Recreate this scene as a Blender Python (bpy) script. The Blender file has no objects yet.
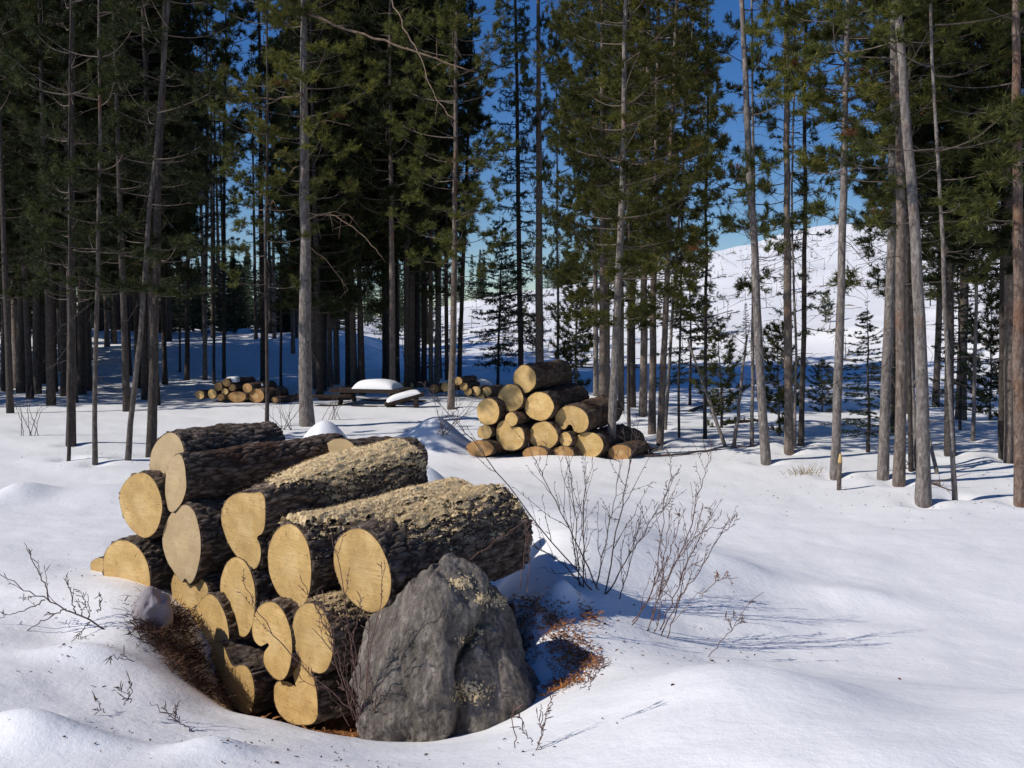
import bpy, math, random
import numpy as np
from mathutils import Vector, Matrix, noise as mnoise

random.seed(7)
RNG = np.random.default_rng(11)
sc = bpy.context.scene
COL = sc.collection

# ------------------------------------------------------------------ camera
F = 995.0
PITCH = math.radians(3.68)
CAMZ = 1.6
CP, SP = math.cos(PITCH), math.sin(PITCH)
cam_d = bpy.data.cameras.new('camera')
cam = bpy.data.objects.new('camera', cam_d)
COL.objects.link(cam)
cam.location = (0, 0, CAMZ)
cam.rotation_euler = (math.pi / 2 - PITCH, 0, 0)
cam_d.sensor_width = 36
cam_d.lens = F / 1024 * 36
cam_d.clip_start = 0.05
cam_d.clip_end = 3000
sc.camera = cam


def ray(px, py):
    u = (px - 512) / F
    v = (384 - py) / F
    return np.array([u, CP + v * SP, -SP + v * CP])


def at(px, py, d):
    """the point seen at a pixel, d metres ahead"""
    r = ray(px, py)
    return np.array([0, 0, CAMZ]) + r * (d / r[1])


# ------------------------------------------------------------------ numpy noise
_perm = RNG.random((256, 256))


def vnoise(x, y):
    x = np.asarray(x, float); y = np.asarray(y, float)
    xi = np.floor(x).astype(int); yi = np.floor(y).astype(int)
    fx = x - xi; fy = y - yi
    fx = fx * fx * fx * (fx * (fx * 6 - 15) + 10); fy = fy * fy * fy * (fy * (fy * 6 - 15) + 10)
    a = _perm[xi % 256, yi % 256]; b = _perm[(xi + 1) % 256, yi % 256]
    c = _perm[xi % 256, (yi + 1) % 256]; d = _perm[(xi + 1) % 256, (yi + 1) % 256]
    return (a * (1 - fx) + b * fx) * (1 - fy) + (c * (1 - fx) + d * fx) * fy - 0.5


def sstep(a, b, x):
    t = np.clip((np.asarray(x, float) - a) / (b - a), 0, 1)
    return t * t * (3 - 2 * t)


# ------------------------------------------------------------------ terrain height
CTRL = [
    # px, py, depth : the snow as seen near the pile
    (-150, 768, 2.7), (0, 768, 2.7), (130, 768, 2.7), (250, 768, 2.75), (400, 768, 2.9), (512, 768, 2.8), (640, 768, 2.55), (760, 768, 2.4),
    (900, 768, 2.3), (1024, 768, 2.3), (1200, 768, 2.3),
    (170, 690, 3.75), (215, 712, 3.72), (270, 722, 3.78), (340, 738, 3.5), (390, 746, 3.38), (440, 746, 3.36), (500, 736, 3.4), (545, 705, 3.65),
    (100, 583, 4.85), (60, 572, 5.3), (0, 560, 5.6), (-100, 550, 5.8), (128, 596, 4.6), (138, 640, 4.2), (60, 640, 4.2), (0, 640, 4.1), (-120, 640, 4.1),
    (60, 690, 3.5), (0, 690, 3.4), (120, 718, 3.3), (200, 745, 3.1),
    (575, 700, 3.5), (620, 690, 3.4), (680, 673, 3.3), (740, 668, 3.2), (800, 676, 3.12), (850, 690, 3.05), (900, 703, 3.0), (960, 706, 2.95), (1024, 699, 2.85), (1200, 690, 2.8),
    (690, 650, 4.4), (760, 655, 4.45), (830, 668, 4.3), (900, 680, 4.15), (1010, 690, 4.05), (1200, 690, 4.05),
    (600, 645, 4.15), (640, 655, 4.05), (600, 595, 4.75), (560, 578, 4.9), (650, 605, 4.9), (620, 572, 5.2), (760, 600, 5.4), (900, 600, 5.6), (1030, 600, 5.6),
    (560, 555, 5.3), (548, 535, 5.7), (560, 510, 6.8), (700, 540, 7.1), (900, 540, 7.15), (1030, 530, 7.5), (50, 520, 7.2), (-100, 520, 7.2), (110, 530, 6.6),
    (430, 500, 8.0), (300, 480, 9.0), (650, 500, 8.7), (200, 480, 9.2), (800, 500, 8.8),
]
cp_xy, cp_z = [], []
for a, b, d in CTRL:
    p = at(a, b, d); cp_xy.append(p[:2]); cp_z.append(p[2])
for x, y, z in [(-1.05, 4.75, -.08), (-.75, 4.5, -.1), (-.45, 4.35, -.1), (-.2, 4.1, -.05), (-.9, 5.1, -.05), (-.5, 4.9, -.08), (-.1, 4.7, .08),
                (-1.35, 5.05, .05), (-.3, 5.3, 0.0), (-.9, 5.6, .02), (-.6, 6.0, .02), (-.1, 5.7, .05), (-1.3, 4.55, -.1), (-1.4, 4.78, .06), (-1.18, 4.4, -.24), (-1.05, 4.3, -.28), (-.9, 4.2, -.28), (-.75, 4.1, -.22), (-1.05, 4.55, -.28), (-.8, 4.3, -.26), (.14, 4.1, .20), (.12, 4.35, .25), (.17, 3.9, .16), (.02, 4.55, .22),
                (0, 10, 0), (4, 9.5, 0), (-4, 9.5, 0), (8, 8, 0), (-8, 8, .1), (6, 4, .1), (-6, 4, .3), (4, 2, .35), (-4, 2, .3), (0, 1, .3), (0, -4, .2), (-8, -4, .2), (8, -4, .2)]:
    cp_xy.append((x, y)); cp_z.append(z)
cp_xy = np.array(cp_xy); cp_z = np.array(cp_z)
_K = lambda r2: -np.sqrt(r2 + 0.16 ** 2)
_D2 = ((cp_xy[:, None] - cp_xy[None]) ** 2).sum(-1)
_n = len(cp_z)
_A = np.zeros((_n + 1, _n + 1)); _A[:_n, :_n] = _K(_D2) + np.eye(_n) * -0.006; _A[:_n, _n] = 1; _A[_n, :_n] = 1
_W = np.linalg.solve(_A, np.append(cp_z, 0))

LUMPS = []   # x, y, height, sx, sy


def lump(px, py, d, h, sx, sy):
    r = ray(px, py); LUMPS.append((r[0] / r[1] * d, d, h, sx, sy))


lump(20, 490, 8.3, .13, .24, .35)
lump(85, 495, 8.6, .06, .5, .5)
lump(325, 432, 10.3, .52, .34, .45)
lump(437, 425, 12.4, .36, .36, .45)
lump(400, 432, 12.5, .10, .45, .5)
lump(425, 470, 8.0, .26, .22, .4)
lump(548, 459, 11.3, .075, .75, .35)
lump(725, 575, 5.9, .05, .25, .2)
lump(860, 590, 5.6, .05, .3, .2)
lump(508, 590, 4.5, .12, .10, .06)
lump(560, 602, 4.6, .10, .09, .08)
lump(535, 612, 4.35, .06, .05, .1)
lump(60, 745, 2.95, .05, .25, .1)
lump(25, 725, 3.0, .05, .16, .12)
lump(215, 752, 2.95, .05, .12, .1)
lump(90, 665, 3.9, .05, .2, .1)

SKY_PX = np.array([-900, 0, 250, 340, 400, 440, 480, 600, 720, 830, 930, 1024, 1500, 3000])
SKY_PY = np.array([337, 337, 336, 328, 319, 309, 300, 280, 248, 226, 210, 198, 190, 190])


def height(x, y):
    x = np.asarray(x, float); y = np.asarray(y, float)
    shp = x.shape
    xf = x.ravel(); yf = y.ravel()
    z = np.zeros_like(xf)
    near = (np.hypot(xf, yf) < 13)
    if near.any():
        q = np.stack([xf[near], yf[near]], -1)
        out = np.zeros(len(q))
        for i in range(0, len(q), 20000):
            c = q[i:i + 20000]
            d2 = ((c[:, None] - cp_xy[None]) ** 2).sum(-1)
            out[i:i + 20000] = _K(d2) @ _W[:_n] + _W[_n]
        z[near] = out
    r = np.hypot(xf, yf)
    z *= 1 - sstep(8.5, 12.5, r)
    for lx, ly, h, sx, sy in LUMPS:
        z += h * np.exp(-((xf - lx) / sx) ** 2 - ((yf - ly) / sy) ** 2)
    # gentle unevenness
    z += .045 * vnoise(xf * .9 + 3, yf * .9) * sstep(2, 5, r) + .020 * vnoise(xf * 2.6, yf * 2.6 + 9) + .006 * vnoise(xf * 9.1, yf * 9.1 + 4) + .05 * vnoise(xf * .27, yf * .27) * sstep(5, 12, r)
    z += .003 * vnoise(xf * 2.2 + yf * 1.2, yf * 9.0 - xf * 3.5)
    # the hill
    px = np.where(yf > 0.5, 512 + F * xf / np.maximum(yf, .5), np.where(xf > 0, 3000, -900))
    py = np.interp(px, SKY_PX, SKY_PY)
    H = np.maximum(CAMZ + (321 - py) / F * 112, -.2)
    r0 = np.interp(px, [300, 450, 600, 760, 1024], [40, 36, 32, 28, 20])
    t = np.clip((yf - r0) / (115 - r0), 0, 1)
    prof = t ** 1.12 * (1 - .0 * t)
    prof = np.where(t < .12, prof * sstep(-.02, .12, t), prof)
    z += H * prof + sstep(16, 40, yf) * .9 * vnoise(xf * .12, yf * .12 + 5) * sstep(0, 3, H)
    z += .25 * vnoise(xf * .5, yf * .5) * sstep(16, 30, yf) * sstep(0, 2, H)
    z -= sstep(118, 300, yf) * 6
    # far ground at the edge of the wood, a low bank
    bank = sstep(24, 34, yf) * (1 - sstep(330, 430, px)) * .9
    z += bank * (1 + .8 * vnoise(xf * .3, yf * .3))
    return z.reshape(shp)


def h1(x, y):
    return float(height(np.array([x]), np.array([y]))[0])


def ground_hit(px, py):
    """march along the pixel's ray until it meets the snow"""
    r = ray(px, py); r = r / r[1]
    ds = np.concatenate([np.arange(2.2, 30, .03), np.arange(30, 120, .2)])
    P = np.array([0, 0, CAMZ])[None] + r[None] * ds[:, None]
    hz = height(P[:, 0], P[:, 1])
    below = np.nonzero(P[:, 2] <= hz)[0]
    i = below[0] if len(below) else len(ds) - 1
    return P[i]


# ------------------------------------------------------------------ materials
def new_mat(name):
    m = bpy.data.materials.new(name); m.use_nodes = True
    nt = m.node_tree
    b = nt.nodes['Principled BSDF']
    b.inputs['Specular IOR Level'].default_value = .25
    return m, nt, b


def N(nt, typ, **kw):
    n = nt.nodes.new(typ)
    for k, v in kw.items():
        if k in n.inputs.keys(): n.inputs[k].default_value = v
        else: setattr(n, k, v)
    return n


def ramp(nt, fac, stops):
    r = nt.nodes.new('ShaderNodeValToRGB')
    el = r.color_ramp.elements
    while len(el) < len(stops): el.new(.5)
    for e, (p, c) in zip(el, stops):
        e.position = p; e.color = (*c, 1)
    nt.links.new(fac, r.inputs['Fac'])
    return r.outputs['Color']


def mapped(nt, scale=(1, 1, 1), src='Object', loc=(0, 0, 0)):
    tc = N(nt, 'ShaderNodeTexCoord'); mp = N(nt, 'ShaderNodeMapping')
    mp.inputs['Scale'].default_value = scale; mp.inputs['Location'].default_value = loc
    nt.links.new(tc.outputs[src], mp.inputs['Vector'])
    return mp.outputs['Vector']


def noise_tex(nt, vec, scale, detail=4, rough=.6, dist=0):
    n = N(nt, 'ShaderNodeTexNoise', Scale=scale, Detail=detail, Roughness=rough, Distortion=dist)
    nt.links.new(vec, n.inputs['Vector'])
    return n.outputs['Fac']


def mixc(nt, fac, a, b, mode='MIX'):
    m = nt.nodes.new('ShaderNodeMix'); m.data_type = 'RGBA'; m.blend_type = mode
    for sock, v in ((m.inputs[0], fac), (m.inputs[6], a), (m.inputs[7], b)):
        if isinstance(v, (int, float)): sock.default_value = v
        elif isinstance(v, tuple): sock.default_value = (*v, 1)
        else: nt.links.new(v, sock)
    return m.outputs[2]


def math_n(nt, op, a, b=None, clamp=False):
    m = nt.nodes.new('ShaderNodeMath'); m.operation = op; m.use_clamp = clamp
    for i, v in enumerate((a, b)):
        if v is None: continue
        if isinstance(v, (int, float)): m.inputs[i].default_value = v
        else: nt.links.new(v, m.inputs[i])
    return m.outputs[0]


def bump(nt, b, hgt, strength=.5, dist=.01, prev=None):
    n = N(nt, 'ShaderNodeBump', Strength=strength, Distance=dist)
    nt.links.new(hgt, n.inputs['Height'])
    if prev is not None: nt.links.new(prev, n.inputs['Normal'])
    nt.links.new(n.outputs['Normal'], b.inputs['Normal'])
    return n.outputs['Normal']


def mat_snow(name='snow', ground=True):
    m, nt, b = new_mat(name)
    v = mapped(nt)
    n1 = noise_tex(nt, v, 1.3, 5, .6)
    col = ramp(nt, n1, [(.3, (.85, .84, .828)), (.7, (.90, .89, .875))])
    if ground:
        at_ = N(nt, 'ShaderNodeAttribute', attribute_name='soil')
        dirt = ramp(nt, noise_tex(nt, v, 22, 6, .7), [(.3, (.03, .018, .011)), (.5, (.09, .048, .025)), (.7, (.22, .105, .045))])
        edge = math_n(nt, 'ADD', at_.outputs['Fac'], math_n(nt, 'MULTIPLY', math_n(nt, 'SUBTRACT', noise_tex(nt, v, 14, 5, .7), .5), .7))
        fac = N(nt, 'ShaderNodeMapRange'); fac.inputs['From Min'].default_value = .42; fac.inputs['From Max'].default_value = .6
        nt.links.new(edge, fac.inputs['Value'])
        col = mixc(nt, fac.outputs[0], col, dirt)
        # needles and bark crumbs fallen on the snow
        cr = N(nt, 'ShaderNodeTexVoronoi', Scale=9.0, Randomness=1.0); nt.links.new(v, cr.inputs['Vector'])
        sp = math_n(nt, 'LESS_THAN', cr.outputs['Distance'], .035)
        msk = math_n(nt, 'GREATER_THAN', noise_tex(nt, v, .8, 3, .6), .56)
        col = mixc(nt, math_n(nt, 'MULTIPLY', math_n(nt, 'MULTIPLY', sp, msk), .55), col, (.16, .12, .09))
    nt.links.new(col, b.inputs['Base Color'])
    b.inputs['Roughness'].default_value = .55
    b.inputs['Specular IOR Level'].default_value = .3
    p = bump(nt, b, noise_tex(nt, v, 160, 3, .7), .35, .004)
    p = bump(nt, b, noise_tex(nt, v, 26, 4, .6), .35, .012, p)
    v2 = mapped(nt, (1, 2.0, 1))
    bump(nt, b, noise_tex(nt, v2, 3.2, 5, .62, .6), .2, .03, p)
    return m


def mat_bark_log(name, dark=(.03, .023, .019), lite=(.37, .29, .23), red=(.11, .05, .026), redness=.62):
    m, nt, b = new_mat(name)
    v = mapped(nt, (1, 1, .42))
    v3 = mapped(nt)
    f = N(nt, 'ShaderNodeAttribute', attribute_name='furrow')
    n1 = noise_tex(nt, v, 38, 7, .8)
    col = ramp(nt, n1, [(.38, dark), (.48, (.15, .107, .078)), (.61, lite)])
    n2 = noise_tex(nt, v3, 4.5, 4, .6)
    rr = N(nt, 'ShaderNodeMapRange'); rr.inputs['From Min'].default_value = redness; rr.inputs['From Max'].default_value = redness + .10
    nt.links.new(n2, rr.inputs['Value'])
    col = mixc(nt, math_n(nt, 'MULTIPLY', rr.outputs[0], .8), col, red)
    col = mixc(nt, math_n(nt, 'MULTIPLY', f.outputs['Fac'], .75), col, (.035, .023, .017))
    nt.links.new(col, b.inputs['Base Color'])
    b.inputs['Roughness'].default_value = .9
    p = bump(nt, b, n1, 1.0, .022)
    bump(nt, b, noise_tex(nt, v3, 110, 4, .7), .6, .004, p)
    return m


def mat_wood(name, a=(.62, .405, .15), c=(.76, .53, .23), dull=0.0):
    m, nt, b = new_mat(name)
    oi = N(nt, 'ShaderNodeObjectInfo')
    tc = N(nt, 'ShaderNodeTexCoord')
    sep = N(nt, 'ShaderNodeSeparateXYZ'); nt.links.new(tc.outputs['Object'], sep.inputs[0])
    off = N(nt, 'ShaderNodeVectorMath'); off.operation = 'SCALE'
    comb = N(nt, 'ShaderNodeCombineXYZ'); nt.links.new(oi.outputs['Random'], comb.inputs[0]); nt.links.new(oi.outputs['Random'], comb.inputs[1])
    nt.links.new(comb.outputs[0], off.inputs[0]); off.inputs['Scale'].default_value = 37.0
    addv = N(nt, 'ShaderNodeVectorMath'); addv.operation = 'ADD'
    nt.links.new(tc.outputs['Object'], addv.inputs[0]); nt.links.new(off.outputs[0], addv.inputs[1])
    vec = addv.outputs[0]
    ln = N(nt, 'ShaderNodeVectorMath'); ln.operation = 'LENGTH'; nt.links.new(tc.outputs['Object'], ln.inputs[0])
    rim = N(nt, 'ShaderNodeAttribute', attribute_name='rim').outputs['Fac']
    r = math_n(nt, 'ADD', math_n(nt, 'MULTIPLY', rim, .16), math_n(nt, 'MULTIPLY', noise_tex(nt, vec, 9, 4, .6), .03))
    ring = math_n(nt, 'SINE', math_n(nt, 'MULTIPLY', r, 560.0))
    ring = math_n(nt, 'ADD', math_n(nt, 'MULTIPLY', ring, .5), .5)
    big = noise_tex(nt, vec, 6, 5, .65)
    col = ramp(nt, big, [(.36, tuple(q * .82 for q in a)), (.5, a), (.64, c)])
    col = mixc(nt, math_n(nt, 'MULTIPLY', ring, .2), col, (.36, .20, .065))
    # slightly paler heart, weathered sapwood
    mr = N(nt, 'ShaderNodeMapRange'); mr.inputs['From Min'].default_value = .05; mr.inputs['From Max'].default_value = .085
    mr.inputs['To Min'].default_value = .35; mr.inputs['To Max'].default_value = 0
    nt.links.new(r, mr.inputs['Value'])
    col = mixc(nt, mr.outputs[0], col, (.74, .54, .27))
    # saw marks
    mp = N(nt, 'ShaderNodeMapping'); mp.inputs['Scale'].default_value = (2.0, 60, 1); mp.inputs['Rotation'].default_value = (0, 0, .25)
    nt.links.new(vec, mp.inputs['Vector'])
    saw = noise_tex(nt, mp.outputs[0], 3.2, 3, .6)
    col = mixc(nt, math_n(nt, 'MULTIPLY', math_n(nt, 'SUBTRACT', saw, .45, True), 2.3), col, (.38, .23, .085))
    blot = noise_tex(nt, vec, 21, 5, .7)
    mb = N(nt, 'ShaderNodeMapRange'); mb.inputs['From Min'].default_value = .54; mb.inputs['From Max'].default_value = .72
    nt.links.new(blot, mb.inputs['Value'])
    col = mixc(nt, math_n(nt, 'MULTIPLY', mb.outputs[0], .4 + dull * .5), col, (.30, .19, .09))
    # weather checks running out from the heart
    sx_ = N(nt, 'ShaderNodeSeparateXYZ'); nt.links.new(tc.outputs['Object'], sx_.inputs[0])
    ang = math_n(nt, 'ARCTAN2', sx_.outputs[1], sx_.outputs[0])
    cv = N(nt, 'ShaderNodeCombineXYZ')
    nt.links.new(math_n(nt, 'ADD', math_n(nt, 'MULTIPLY', ang, 1.6), math_n(nt, 'MULTIPLY', oi.outputs['Random'], 90.0)), cv.inputs[0]); nt.links.new(math_n(nt, 'MULTIPLY', ln.outputs['Value'], 2.5), cv.inputs[1])
    rad = noise_tex(nt, cv.outputs[0], 7.0, 4, .75)
    col = mixc(nt, math_n(nt, 'MULTIPLY', math_n(nt, 'SUBTRACT', rad, .5, True), 1.5), col, (.40, .25, .10))
    ck = N(nt, 'ShaderNodeMapRange'); ck.inputs['From Min'].default_value = .61; ck.inputs['From Max'].default_value = .635
    nt.links.new(rad, ck.inputs['Value'])
    col = mixc(nt, math_n(nt, 'MULTIPLY', ck.outputs[0], .75), col, (.10, .055, .025))
    hv = N(nt, 'ShaderNodeHueSaturation'); mv = N(nt, 'ShaderNodeMapRange'); mv.inputs['To Min'].default_value = .84; mv.inputs['To Max'].default_value = 1.08
    nt.links.new(oi.outputs['Random'], mv.inputs['Value']); nt.links.new(mv.outputs[0], hv.inputs['Value']); nt.links.new(col, hv.inputs['Color'])
    col = hv.outputs['Color']
    # the last growth rings and the inner bark are browner, with an uneven edge
    er = N(nt, 'ShaderNodeMapRange'); er.inputs['From Min'].default_value = .93; er.inputs['From Max'].default_value = .985
    nt.links.new(math_n(nt, 'ADD', rim, math_n(nt, 'MULTIPLY', math_n(nt, 'SUBTRACT', noise_tex(nt, vec, 30, 3, .6), .5), .1)), er.inputs['Value'])
    col = mixc(nt, math_n(nt, 'MULTIPLY', er.outputs[0], .7), col, (.20, .10, .04))
    if dull: col = mixc(nt, dull, col, (.45, .35, .215))
    nt.links.new(col, b.inputs['Base Color'])
    b.inputs['Roughness'].default_value = .75
    p = bump(nt, b, saw, .35, .004)
    bump(nt, b, blot, .3, .004, p)
    return m


def mat_simple(name, stops, scale=8, stretch=(1, 1, 1), rough=.85, bs=.5, bd=.01, detail=5):
    m, nt, b = new_mat(name)
    n1 = noise_tex(nt, mapped(nt, stretch), scale, detail, .68)
    nt.links.new(ramp(nt, n1, stops), b.inputs['Base Color'])
    b.inputs['Roughness'].default_value = rough
    if bs: bump(nt, b, n1, bs, bd)
    return m


def mat_trunk(name, tint=(1, 1, 1), red=0.0):
    m, nt, b = new_mat(name)
    oi = N(nt, 'ShaderNodeObjectInfo')
    v = mapped(nt, (1, 1, .35)); v3 = mapped(nt)
    n1 = noise_tex(nt, v, 34, 6, .75)
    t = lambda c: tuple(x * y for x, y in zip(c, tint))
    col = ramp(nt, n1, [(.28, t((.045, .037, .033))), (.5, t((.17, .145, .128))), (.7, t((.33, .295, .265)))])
    lich = N(nt, 'ShaderNodeMapRange'); lich.inputs['From Min'].default_value = .6; lich.inputs['From Max'].default_value = .68
    nt.links.new(noise_tex(nt, v3, 13, 3, .6), lich.inputs['Value'])
    col = mixc(nt, math_n(nt, 'MULTIPLY', lich.outputs[0], .5), col, t((.38, .35, .31)))
    n2 = noise_tex(nt, v3, 2.2, 3, .6)
    rr = N(nt, 'ShaderNodeMapRange'); rr.inputs['From Min'].default_value = .58 - red; rr.inputs['From Max'].default_value = .72 - red
    nt.links.new(n2, rr.inputs['Value'])
    col = mixc(nt, math_n(nt, 'MULTIPLY', rr.outputs[0], .6), col, (.19, .085, .04))
    nt.links.new(col, b.inputs['Base Color'])
    b.inputs['Roughness'].default_value = .9
    p = bump(nt, b, n1, .8, .015)
    vo = N(nt, 'ShaderNodeTexVoronoi', Scale=42.0); nt.links.new(v, vo.inputs['Vector'])
    bump(nt, b, vo.outputs['Distance'], .5, .008, p)
    return m


def mat_needles(name, dark, mid, lite, brown=.74, transl=.38):
    m, nt, b = new_mat(name)
    v = mapped(nt)
    oi = N(nt, 'ShaderNodeObjectInfo')
    n1 = noise_tex(nt, v, 2.3, 4, .7)
    n2 = noise_tex(nt, v, 13, 2, .6)
    f = math_n(nt, 'ADD', math_n(nt, 'MULTIPLY', n1, .55), math_n(nt, 'MULTIPLY', n2, .45))
    col = ramp(nt, f, [(.34, dark), (.5, mid), (.66, lite)])
    hs = N(nt, 'ShaderNodeHueSaturation')
    mr = N(nt, 'ShaderNodeMapRange'); mr.inputs['To Min'].default_value = .6; mr.inputs['To Max'].default_value = 1.3
    nt.links.new(oi.outputs['Random'], mr.inputs['Value']); nt.links.new(mr.outputs[0], hs.inputs['Value'])
    nt.links.new(col, hs.inputs['Color'])
    n3 = noise_tex(nt, v, 1.7, 2, .5)
    bm = N(nt, 'ShaderNodeMapRange'); bm.inputs['From Min'].default_value = brown - .05; bm.inputs['From Max'].default_value = brown
    nt.links.new(n3, bm.inputs['Value'])
    col = mixc(nt, bm.outputs[0], hs.outputs['Color'], (.17, .065, .028))
    nt.links.new(col, b.inputs['Base Color'])
    b.inputs['Roughness'].default_value = .6
    tr = N(nt, 'ShaderNodeBsdfTranslucent'); nt.links.new(col, tr.inputs['Color'])
    mx = N(nt, 'ShaderNodeMixShader'); mx.inputs[0].default_value = transl
    out = nt.nodes['Material Output']
    nt.links.new(b.outputs[0], mx.inputs[1]); nt.links.new(tr.outputs[0], mx.inputs[2]); nt.links.new(mx.outputs[0], out.inputs['Surface'])
    return m


def mat_rock(name):
    m, nt, b = new_mat(name)
    v = mapped(nt)
    wob = N(nt, 'ShaderNodeTexNoise', Scale=5.0, Detail=4.0); nt.links.new(v, wob.inputs['Vector'])
    dv = N(nt, 'ShaderNodeVectorMath'); dv.operation = 'MULTIPLY_ADD'
    nt.links.new(wob.outputs['Color'], dv.inputs[0]); dv.inputs[1].default_value = (.12, .12, .12); nt.links.new(v, dv.inputs[2])
    w = dv.outputs[0]
    mp = N(nt, 'ShaderNodeMapping'); mp.inputs['Scale'].default_value = (4.5, 1.5, 1.2); mp.inputs['Rotation'].default_value = (.2, .55, .1)
    nt.links.new(w, mp.inputs['Vector'])
    st = noise_tex(nt, mp.outputs[0], 8, 7, .74)
    n1 = noise_tex(nt, w, 6, 8, .7)
    fine = noise_tex(nt, v, 60, 5, .75)
    col = ramp(nt, n1, [(.32, (.10, .082, .066)), (.5, (.245, .205, .168)), (.68, (.42, .36, .30))])
    col2 = ramp(nt, st, [(.40, (.085, .07, .057)), (.53, (.27, .228, .188)), (.63, (.60, .525, .45))])
    col = mixc(nt, .5, col, col2)
    col = mixc(nt, math_n(nt, 'MULTIPLY', math_n(nt, 'SUBTRACT', .62, fine, True), 1.6), col, (.05, .045, .04))
    cv = N(nt, 'ShaderNodeTexVoronoi', Scale=3.2, feature='DISTANCE_TO_EDGE'); nt.links.new(w, cv.inputs['Vector'])
    ce = N(nt, 'ShaderNodeMapRange'); ce.inputs['From Min'].default_value = 0; ce.inputs['From Max'].default_value = .035
    nt.links.new(cv.outputs['Distance'], ce.inputs['Value'])
    col = mixc(nt, math_n(nt, 'MULTIPLY', math_n(nt, 'SUBTRACT', 1.0, ce.outputs[0]), .35), col, (.03, .026, .022))
    br = N(nt, 'ShaderNodeMapRange'); br.inputs['From Min'].default_value = .55; br.inputs['From Max'].default_value = .68
    nt.links.new(noise_tex(nt, v, 5, 3, .6), br.inputs['Value'])
    col = mixc(nt, math_n(nt, 'MULTIPLY', br.outputs[0], .4), col, (.15, .11, .08))
    nt.links.new(col, b.inputs['Base Color'])
    b.inputs['Roughness'].default_value = .8
    p = bump(nt, b, ce.outputs[0], .35, .012)
    p = bump(nt, b, st, .9, .03, p)
    p = bump(nt, b, n1, .8, .04, p)
    bump(nt, b, fine, .7, .008, p)
    return m


M_SNOW = mat_snow('snow_ground')
M_SNOWC = mat_snow('snow_cap', False)
M_BARK = mat_bark_log('log_bark')
M_BARKR = mat_bark_log('log_bark_reddish', redness=.5)
M_BARK2 = mat_bark_log('brown_log_bark', (.03, .021, .015), (.17, .12, .085), (.13, .065, .034), .5)
M_WOOD = mat_wood('cut_wood')
M_WOODP = mat_wood('pale_cut_wood', (.52, .38, .2), (.60, .46, .27), .25)
M_WOODD = mat_wood('dull_cut_wood', (.42, .30, .14), (.52, .38, .2), .5)
M_WOODO = mat_wood('orange_cut_wood', (.36, .19, .07), (.46, .26, .1))
M_DUST = mat_simple('sawdust', [(.3, (.50, .34, .16)), (.5, (.72, .545, .30)), (.72, (.82, .66, .42))], 60, bs=.8, bd=.01)
M_TRUNK = mat_trunk('grey_trunk_bark')
M_TRUNKB = mat_trunk('brown_trunk_bark', (.86, .79, .73), .04)
M_TRUNKD = mat_trunk('dark_and_shaded_trunk_bark', (.33, .31, .30), -.05)  # dark bark, tint lowered further to paint in the left wood's shade
M_TRUNKM = mat_trunk('shaded_grey_trunk_bark', (.55, .53, .51))  # grey bark copy, shade of the wood's edge put into the tint
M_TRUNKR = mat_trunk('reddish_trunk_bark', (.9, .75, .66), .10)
M_TWIG = mat_simple('dead_twig', [(.3, (.07, .05, .04)), (.6, (.17, .135, .11)), (.8, (.28, .24, .2))], 20, bs=.3)
M_TWIGD = mat_simple('dark_dead_twig', [(.3, (.035, .027, .022)), (.6, (.085, .068, .056)), (.8, (.15, .125, .105))], 20, bs=.3)
M_BRANCH = mat_simple('weathered_branch', [(.3, (.10, .065, .045)), (.55, (.21, .145, .10)), (.8, (.32, .24, .18))], 14, bs=.4)
M_NEED = mat_needles('pine_needles', (.026, .036, .011), (.082, .092, .022), (.20, .19, .045))
M_NEEDY = mat_needles('olive_pine_needles', (.04, .048, .013), (.125, .128, .028), (.27, .245, .055))
M_NEED_SHADE = mat_needles('shade_darkened_pine_needles', (.012, .020, .008), (.034, .044, .014), (.095, .10, .026), .76)  # pine needles with forest shade put into the colour
M_FIR = mat_needles('fir_needles', (.016, .030, .014), (.034, .055, .025), (.06, .085, .035), .95, .2)
M_ROCK = mat_rock('boulder_stone')
M_SHRUB = mat_simple('shrub_bark', [(.3, (.05, .036, .032)), (.55, (.12, .085, .072)), (.8, (.22, .17, .14))], 30, bs=.3)
M_SHRUBR = mat_simple('red_shrub_bark', [(.3, (.08, .045, .035)), (.6, (.19, .11, .085)), (.8, (.27, .19, .15))], 30, bs=.3)
M_LITTER = mat_simple('needle_litter', [(.3, (.10, .032, .012)), (.5, (.30, .12, .035)), (.75, (.48, .26, .10))], 16, bs=.3)
M_DRY = mat_simple('dark_dry_brush', [(.3, (.022, .014, .010)), (.52, (.075, .04, .025)), (.64, (.15, .06, .035)), (.82, (.27, .2, .12))], 12, bs=.3)
M_STRAW = mat_simple('straw', [(.3, (.3, .22, .12)), (.7, (.5, .4, .24))], 12, bs=0)
M_TABLE = mat_simple('weathered_table_wood', [(.3, (.018, .012, .010)), (.6, (.05, .034, .026)), (.8, (.1, .07, .05))], 10, (1, 8, 8), bs=.4)


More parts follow.
